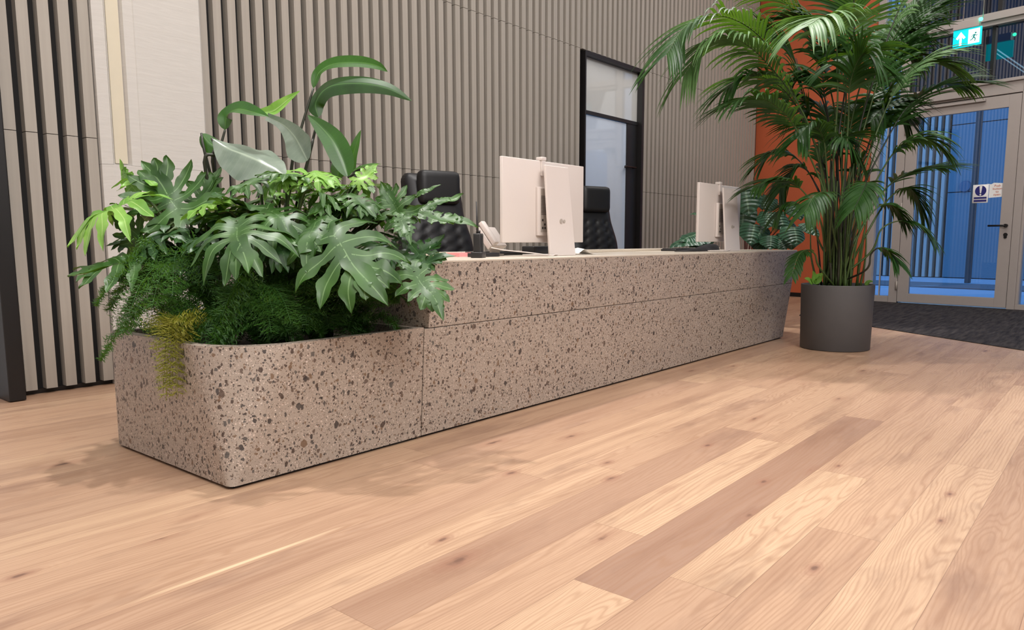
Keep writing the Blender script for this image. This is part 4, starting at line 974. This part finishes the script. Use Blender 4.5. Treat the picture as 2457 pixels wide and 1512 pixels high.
# ------------------------------------------------------------------ palm in grey pot
PC = Vector((6.39, 1.852, 0))
pot = thing('plant_pot', 'round grey pot standing on the oak floor beside the desk end', 'pot', PC)
bm = NB(); lathe(bm, [(0.262, 0.002), (0.268, 0.006), (0.280, 0.525), (0.280, 0.530), (0.266, 0.530), (0.264, 0.49), (0.01, 0.488)], 64); mesh_obj('pot_wall', bm, M_pot, pot)
bm = NB(); lathe(bm, [(0.01, 0.489), (0.263, 0.492), (0.2, 0.505), (0.01, 0.51)], 32); mesh_obj('soil', bm, M_soil, pot)
palm = thing('kentia_palm', 'tall kentia palm with many arching feathery fronds in a grey pot', 'palm', (PC.x, PC.y, 0.50))
MiP = Matrix.Translation(-palm.location)
def frond(pix, Ds, t0=0.55, nl=24, L=0.36, mat=None, droop=0.9, seed=0, wl=0.0135, spread=0.9, bx=None, N=None):
    rn = random.Random(seed)
    a = rn.uniform(0, 2*PI); b0 = Vector((PC.x+0.10*math.cos(a), PC.y+0.10*math.sin(a), 0.505)) if bx is None else bx
    P = catmull([b0]+[atd(x, y, d) for (x, y), d in zip(pix, Ds)], 10); n = len(P)-1
    bm = NB(); tube(bm, P, [0.0095*(1-0.82*i/n) for i in range(n+1)], 6)
    st = mesh_obj('stem', bm, M_stem if seed % 3 else M_stem_d, None)
    bm = NB(); uvl = bm.loops.layers.uv.new('UVMap')
    nl = int(nl*1.5); L *= 1.35; t0 -= 0.06; droop *= 0.62
    for k in range(nl):
        q = (k+0.5)/nl; u = t0+(1-t0)*q; c = sample(P, u); tg = (sample(P, min(1, u+.02))-sample(P, u-.02)).normalized()
        sd = tg.cross(N if N is not None else UPV)
        sd = sd.normalized() if sd.length > 0.15 else tg.cross(Vector((0.5, -0.8, 0.3))).normalized()
        for s in (-1, 1):
            ln = L*(0.50+0.62*math.sin(PI*(0.12+0.70*q)))*rn.uniform(.85, 1.12)
            fw = 0.45+0.9*q
            d = (sd*s*spread+tg*fw+UPV*rn.uniform(-.05, .22)).normalized(); rows = []; p_ = c.copy(); g = 0.0
            nseg = 6; nz = sd.cross(tg)*1.0
            if nz.z < 0: nz = -nz
            for i in range(nseg+1):
                v = i/nseg; w_ = wl*(math.sin(PI*min(1, 0.10+0.9*v)**0.75)**0.8 if v < 1 else 0.02)+0.0006
                y_ = d.cross(nz); y_ = y_.normalized() if y_.length > .05 else sd
                up_ = y_.cross(d).normalized()
                rows.append([bm.verts.new(p_+y_*w_*e+up_*(-abs(e))*w_*0.35) for e in (-1, 0, 1)])
                p_ = p_+d*ln/nseg; d = (d+Vector((0, 0, -droop*0.26*(1+v)*rn.uniform(.8, 1.2)))).normalized()
            for i in range(nseg):
                for j in range(2):
                    f = bm.faces.new((rows[i][j], rows[i+1][j], rows[i+1][j+1], rows[i][j+1])); f.smooth = True
                    for lp, (a_, b_) in zip(f.loops, ((i, j), (i+1, j), (i+1, j+1), (i, j+1))): lp[uvl].uv = (a_/nseg, b_/2)
    fr = mesh_obj('frond', bm, mat or M_palm, None); fr.parent = palm; fr.matrix_parent_inverse = MiP
    st.parent = fr
FR = [
 # pixel path after the pot, depths
 ([(1975, 420), (1900, 215), (1830, 95), (1740, 40), (1650, 60), (1600, 130)], [6.0, 5.9, 5.8, 5.7, 5.6, 5.5], .50, 28, .34, M_palm, .7, 1),
 ([(1985, 480), (1940, 300), (1865, 180), (1780, 100), (1700, 100), (1640, 180)], [6.0, 5.9, 5.8, 5.7, 5.65, 5.6], .52, 26, .34, M_palm_l, 1.1, 2),
 ([(1990, 480), (1950, 330), (1880, 215), (1800, 180), (1745, 210)], [6.1, 6.1, 6.0, 5.95, 5.9], .58, 22, .30, M_palm, .8, 3),
 ([(1985, 500), (1945, 380), (1890, 280), (1820, 235), (1750, 250)], [5.9, 5.8, 5.7, 5.6, 5.55], .60, 20, .28, M_palm, .7, 4),
 ([(2000, 430), (2010, 230), (2005, 90), (1985, 40), (1940, 60)], [5.9, 5.75, 5.6, 5.45, 5.3], .66, 18, .34, M_palm_l, 1.0, 5),
 ([(2010, 400), (2030, 200), (2050, 60), (2040, -40), (2000, -70)], [6.0, 6.0, 5.9, 5.8, 5.7], .55, 22, .36, M_palm, .7, 6),
 ([(2040, 430), (2090, 250), (2135, 110), (2190, 20), (2260, -50)], [6.0, 6.0, 6.0, 6.0, 6.0], .50, 24, .34, M_palm, .6, 7),
 ([(2060, 450), (2110, 300), (2160, 200), (2215, 150), (2270, 150)], [5.9, 5.85, 5.8, 5.75, 5.7], .58, 24, .30, M_palm_l, .7, 8),
 ([(2060, 480), (2115, 360), (2175, 260), (2250, 205), (2325, 200)], [6.1, 6.1, 6.1, 6.1, 6.1], .56, 24, .30, M_palm, .5, 9),
 ([(2065, 520), (2110, 420), (2160, 350), (2215, 330), (2260, 355)], [5.8, 5.7, 5.6, 5.55, 5.5], .58, 18, .24, M_palm, .9, 10),
 ([(2070, 540), (2110, 470), (2160, 425), (2215, 405), (2265, 400)], [6.1, 6.1, 6.1, 6.1, 6.1], .58, 18, .22, M_palm, .4, 11),
 ([(1985, 520), (1950, 430), (1905, 375), (1860, 365), (1830, 385)], [6.2, 6.25, 6.3, 6.3, 6.3], .60, 18, .24, M_palm, .8, 12),
 ([(1975, 560), (1950, 490), (1905, 440), (1860, 430), (1815, 445)], [6.0, 5.95, 5.9, 5.9, 5.85], .60, 18, .22, M_palm, .6, 13),
 ([(1990, 590), (1995, 510), (1985, 465), (1955, 470), (1930, 510)], [5.8, 5.65, 5.55, 5.45, 5.4], .66, 12, .17, M_palm, 1.0, 14),
 ([(2045, 580), (2065, 490), (2080, 440), (2075, 450), (2050, 500)], [5.8, 5.65, 5.55, 5.45, 5.4], .66, 14, .17, M_palm, 1.0, 15),
 ([(2085, 610), (2115, 550), (2160, 530), (2205, 540), (2240, 575)], [5.95, 5.9, 5.9, 5.85, 5.8], .66, 14, .16, M_palm, .8, 16),
 ([(1965, 640), (1955, 610), (1935, 600), (1915, 615), (1900, 660)], [5.8, 5.75, 5.7, 5.65, 5.6], .58, 8, .09, M_palm, .8, 17),
 ([(2075, 650), (2090, 610), (2110, 595), (2135, 605), (2155, 630)], [5.8, 5.75, 5.7, 5.7, 5.65], .60, 10, .14, M_palm, .8, 18),
 ([(2020, 400), (2030, 220), (2010, 120), (1960, 60), (1880, 40)], [6.2, 6.3, 6.35, 6.4, 6.4], .56, 24, .34, M_palm, .7, 19),
 ([(2030, 400), (2060, 220), (2110, 100), (2150, 60), (2190, 80)], [6.2, 6.3, 6.35, 6.4, 6.4], .58, 22, .32, M_palm, .8, 20),
 ([(2010, 450), (1990, 300), (1960, 210), (1920, 190), (1880, 230)], [6.2, 6.25, 6.3, 6.3, 6.3], .58, 20, .28, M_palm, .8, 21),
 ([(2030, 460), (2070, 330), (2110, 260), (2150, 250), (2180, 290)], [6.2, 6.25, 6.3, 6.3, 6.3], .58, 20, .28, M_palm, .8, 22),
 ([(2020, 430), (2000, 250), (1960, 120), (1900, 20), (1820, -30)], [6.3, 6.35, 6.4, 6.4, 6.4], .56, 22, .34, M_palm, .7, 23),
 ([(2050, 380), (2110, 150), (2190, -40), (2290, -110), (2400, -110)], [6.0, 5.9, 5.8, 5.7, 5.6], .52, 26, .36, M_palm_l, .9, 24),
 ([(2020, 470), (2035, 300), (2040, 200), (2070, 130), (2110, 150)], [5.9, 5.8, 5.7, 5.6, 5.5], .60, 18, .30, M_palm, .9, 25),
 ([(2000, 560), (1985, 420), (1975, 330), (1945, 300), (1915, 330)], [5.9, 5.85, 5.8, 5.75, 5.7], .62, 18, .24, M_palm, .9, 26),
 ([(2005, 480), (1995, 330), (1975, 200), (1985, 120), (2030, 110)], [6.1, 6.15, 6.2, 6.2, 6.2], .60, 20, .30, M_palm, .9, 27),
 ([(2040, 460), (2065, 300), (2085, 190), (2060, 130), (2010, 150)], [6.1, 6.1, 6.0, 6.0, 5.9], .60, 20, .30, M_palm, .9, 28),
 ([(2055, 500), (2095, 380), (2120, 300), (2120, 260), (2090, 290)], [6.2, 6.2, 6.25, 6.25, 6.2], .62, 18, .26, M_palm, .9, 29),
 ([(1990, 540), (1960, 450), (1925, 400), (1890, 420), (1870, 460)], [6.1, 6.2, 6.2, 6.2, 6.2], .60, 18, .24, M_palm, .8, 30),
 ([(2080, 560), (2130, 480), (2175, 450), (2200, 470), (2215, 510)], [6.0, 6.05, 6.1, 6.1, 6.1], .60, 16, .22, M_palm, .8, 31),
 ([(1990, 470), (1965, 340), (1930, 240), (1900, 130), (1830, 60)], [6.2, 6.3, 6.3, 6.3, 6.3], .58, 24, .32, M_palm, .7, 32),
 ([(2060, 430), (2120, 250), (2175, 110), (2205, 40), (2240, 20)], [6.25, 6.3, 6.35, 6.4, 6.4], .58, 22, .32, M_palm, .7, 33),
 ([(2010, 520), (2000, 400), (2010, 340), (2030, 330), (2050, 370)], [6.0, 6.0, 6.0, 5.9, 5.9], .62, 16, .26, M_palm, .9, 34),
 ([(1985, 560), (1975, 470), (1970, 400), (1985, 350), (2010, 340)], [6.2, 6.2, 6.2, 6.2, 6.2], .55, 14, .20, M_palm, .9, 35),
 ([(2045, 560), (2060, 460), (2065, 390), (2050, 340), (2020, 330)], [6.2, 6.2, 6.2, 6.2, 6.2], .55, 14, .20, M_palm, .9, 36),
 ([(1970, 590), (1945, 520), (1915, 490), (1885, 490), (1860, 520)], [6.1, 6.1, 6.1, 6.1, 6.1], .60, 12, .16, M_palm, .9, 37),
 ([(2050, 590), (2085, 520), (2120, 490), (2150, 500), (2170, 530)], [5.9, 5.9, 5.9, 5.9, 5.9], .60, 12, .15, M_palm, .9, 38),
 ([(2020, 520), (2030, 400), (2040, 300), (2060, 250), (2090, 260)], [6.3, 6.3, 6.35, 6.4, 6.4], .58, 18, .26, M_palm, .9, 39),
 ([(2010, 520), (1995, 400), (1985, 290), (1960, 250), (1930, 270)], [6.3, 6.3, 6.35, 6.4, 6.4], .58, 18, .26, M_palm, .9, 40),
 ([(2055, 470), (2095, 330), (2120, 200), (2150, 130), (2190, 130)], [6.3, 6.35, 6.4, 6.4, 6.4], .56, 22, .30, M_palm, .8, 41),
]
for pix, Ds, t0, nl, L, mat, dr, sd_ in FR: frond(pix, Ds, t0, nl, L, mat, dr, sd_)
# bare young shoots among the stems
rr = random.Random(8)
for i in range(42):
    a = rr.uniform(0, 2*PI); r = rr.uniform(.02, .17); b0 = Vector((PC.x+r*math.cos(a), PC.y+r*math.sin(a), 0.505)); tp = b0+Vector((math.cos(a)*rr.uniform(0, .12), math.sin(a)*rr.uniform(0, .12), rr.uniform(.4, 1.25)))
    bm = NB(); P = catmull([b0, b0.lerp(tp, .5)+Vector((rr.uniform(-.02, .02), rr.uniform(-.02, .02), 0)), tp], 5); tube(bm, P, [0.010*(1-.6*k/(len(P)-1)) for k in range(len(P))], 6)
    o = mesh_obj('shoot', bm, rr.choice((M_stem, M_stem_d, M_stem)), None); o.parent = palm; o.matrix_parent_inverse = MiP
# light green underplant at the pot rim
t = thing('small_plant', 'small bright green leafy plant in the pot at the foot of the palm', 'plant', (PC.x-0.02, PC.y+0.20, 0.50)); Mi2 = Matrix.Translation(-t.location)
for (x0, y0, x1, y1, w_) in ((1955, 682, 1950, 650, .03), (1955, 682, 1975, 655, .035), (1950, 682, 1930, 668, .025), (2075, 684, 2095, 676, .02), (1960, 682, 1965, 662, .03)):
    o = lance_leaf([atd(x0, y0, 6.1), atd((x0+x1)/2, (y0+y1)/2-3, 6.08), atd(x1, y1, 6.05)], w_, nrm(.5, 1, 0), M_philo_l, None, name='leaf'); o.parent = t; o.matrix_parent_inverse = Mi2

# ------------------------------------------------------------------ quilted heart-leaved plants behind the far desk end
def heart_leaf(A, T, N, seed, parent, Mi_, wid=0.42, mat=None):
    pts = {}
    def bend(x, y): return (x, y, -0.30*x*x*(x > 0)-0.25*y*y*4+0.12*abs(y)+0.010*math.sin(20*x+seed))
    pts['tip'] = bend(1, 0); F = place(pts, A, T, N); bm = NB(); uvl = bm.loops.layers.uv.new('UVMap'); n = 18; rows = []
    for i in range(n+1):
        u = i/n; x = u; w_ = wid*(1.12*math.sin(PI*(0.26+0.74*u**1.05))**0.85)
        if u == 1: w_ = 0.001
        row = []
        for j in range(-6, 7):
            s = j/6; xx = x-0.24*abs(s)**1.4*(1-u)**1.3; b = bend(xx, s*w_); row.append(bm.verts.new(F((b[0], b[1], b[2]+0.014*math.sin(u*30-abs(s)*7)*abs(s)))))
        rows.append(row)
    for i in range(n):
        for j in range(12):
            f = bm.faces.new((rows[i][j], rows[i+1][j], rows[i+1][j+1], rows[i][j+1])); f.smooth = True
            for lp, (a_, b_) in zip(f.loops, ((i, j), (i+1, j), (i+1, j+1), (i, j+1))): lp[uvl].uv = (a_/n, b_/12)
    o = mesh_obj('leaf', bm, mat or M_quilt, None); o.parent = parent; o.matrix_parent_inverse = Mi_; return o
def quilt(label, base, leaves):
    t = thing('heart_leaf_plant', label, 'plant', base); Mi_ = Matrix.Translation(-t.location)
    for i, (ax, ay, tx, ty, D, N, w_) in enumerate(leaves):
        A = atd(ax, ay, D); T = atd(tx, ty, D-0.06); lf_ = heart_leaf(A, T, N, i*3+1, t, Mi_, w_)
        P = catmull([Vector(base), Vector(base).lerp(A, .5)+Vector((0, 0, .10)), A], 6); bm = NB(); tube(bm, P, 0.006, 6); s = mesh_obj('stem', bm, M_stem_r, None); s.parent = lf_; s.matrix_parent_inverse = Matrix.Identity(4)
    return t
quilt('dark green quilted heart-leaved plant at the far end of the desk, left of the palm', (7.75, 3.2, 0.43), [
 (1788, 455, 1798, 520, 7.7, nrm(.5, 1, -.3), .5), (1800, 462, 1830, 505, 7.9, nrm(.4, .8, .7), .5), (1850, 475, 1838, 510, 7.8, nrm(.5, 1, .1), .5),
 (1868, 512, 1882, 560, 7.6, nrm(.4, 1, .2), .5), (1845, 510, 1838, 550, 7.55, nrm(.5, 1, -.4), .55), (1905, 490, 1922, 530, 7.7, nrm(.5, .9, .3), .55), (1915, 500, 1935, 490, 7.8, nrm(.6, .8, .3), .5),
 (1935, 535, 1965, 570, 7.5, nrm(.5, .8, .3), .45), (1890, 560, 1900, 600, 7.5, nrm(.2, 1, 0), .6), (1810, 540, 1800, 590, 7.6, nrm(.2, 1, -.2), .55), (1850, 565, 1848, 600, 7.5, nrm(.5, 1, -.1), .6), (1785, 500, 1780, 570, 7.8, nrm(.1, 1, -.4), .4),
 (1905, 545, 1912, 590, 7.4, nrm(.3, 1, .1), .6), (1870, 575, 1885, 602, 7.5, nrm(.3, 1, .1), .6), (1830, 545, 1815, 575, 7.6, nrm(.5, 1, 0), .6), (1890, 530, 1905, 560, 7.7, nrm(.3, 1, .2), .6), (1820, 575, 1840, 600, 7.65, nrm(.3, 1, .2), .6)])
quilt('green heart-leaved plant peeping out left of the right computer', (7.48, 3.42, 0.43), [
 (1690, 560, 1630, 580, 7.2, nrm(1, .6, -.2), .5), (1685, 568, 1605, 598, 7.2, nrm(1, .35, -.2), .35), (1700, 515, 1655, 515, 7.4, nrm(1, .3, 0), .35), (1670, 580, 1660, 604, 7.2, nrm(.2, 1, 0), .5)])
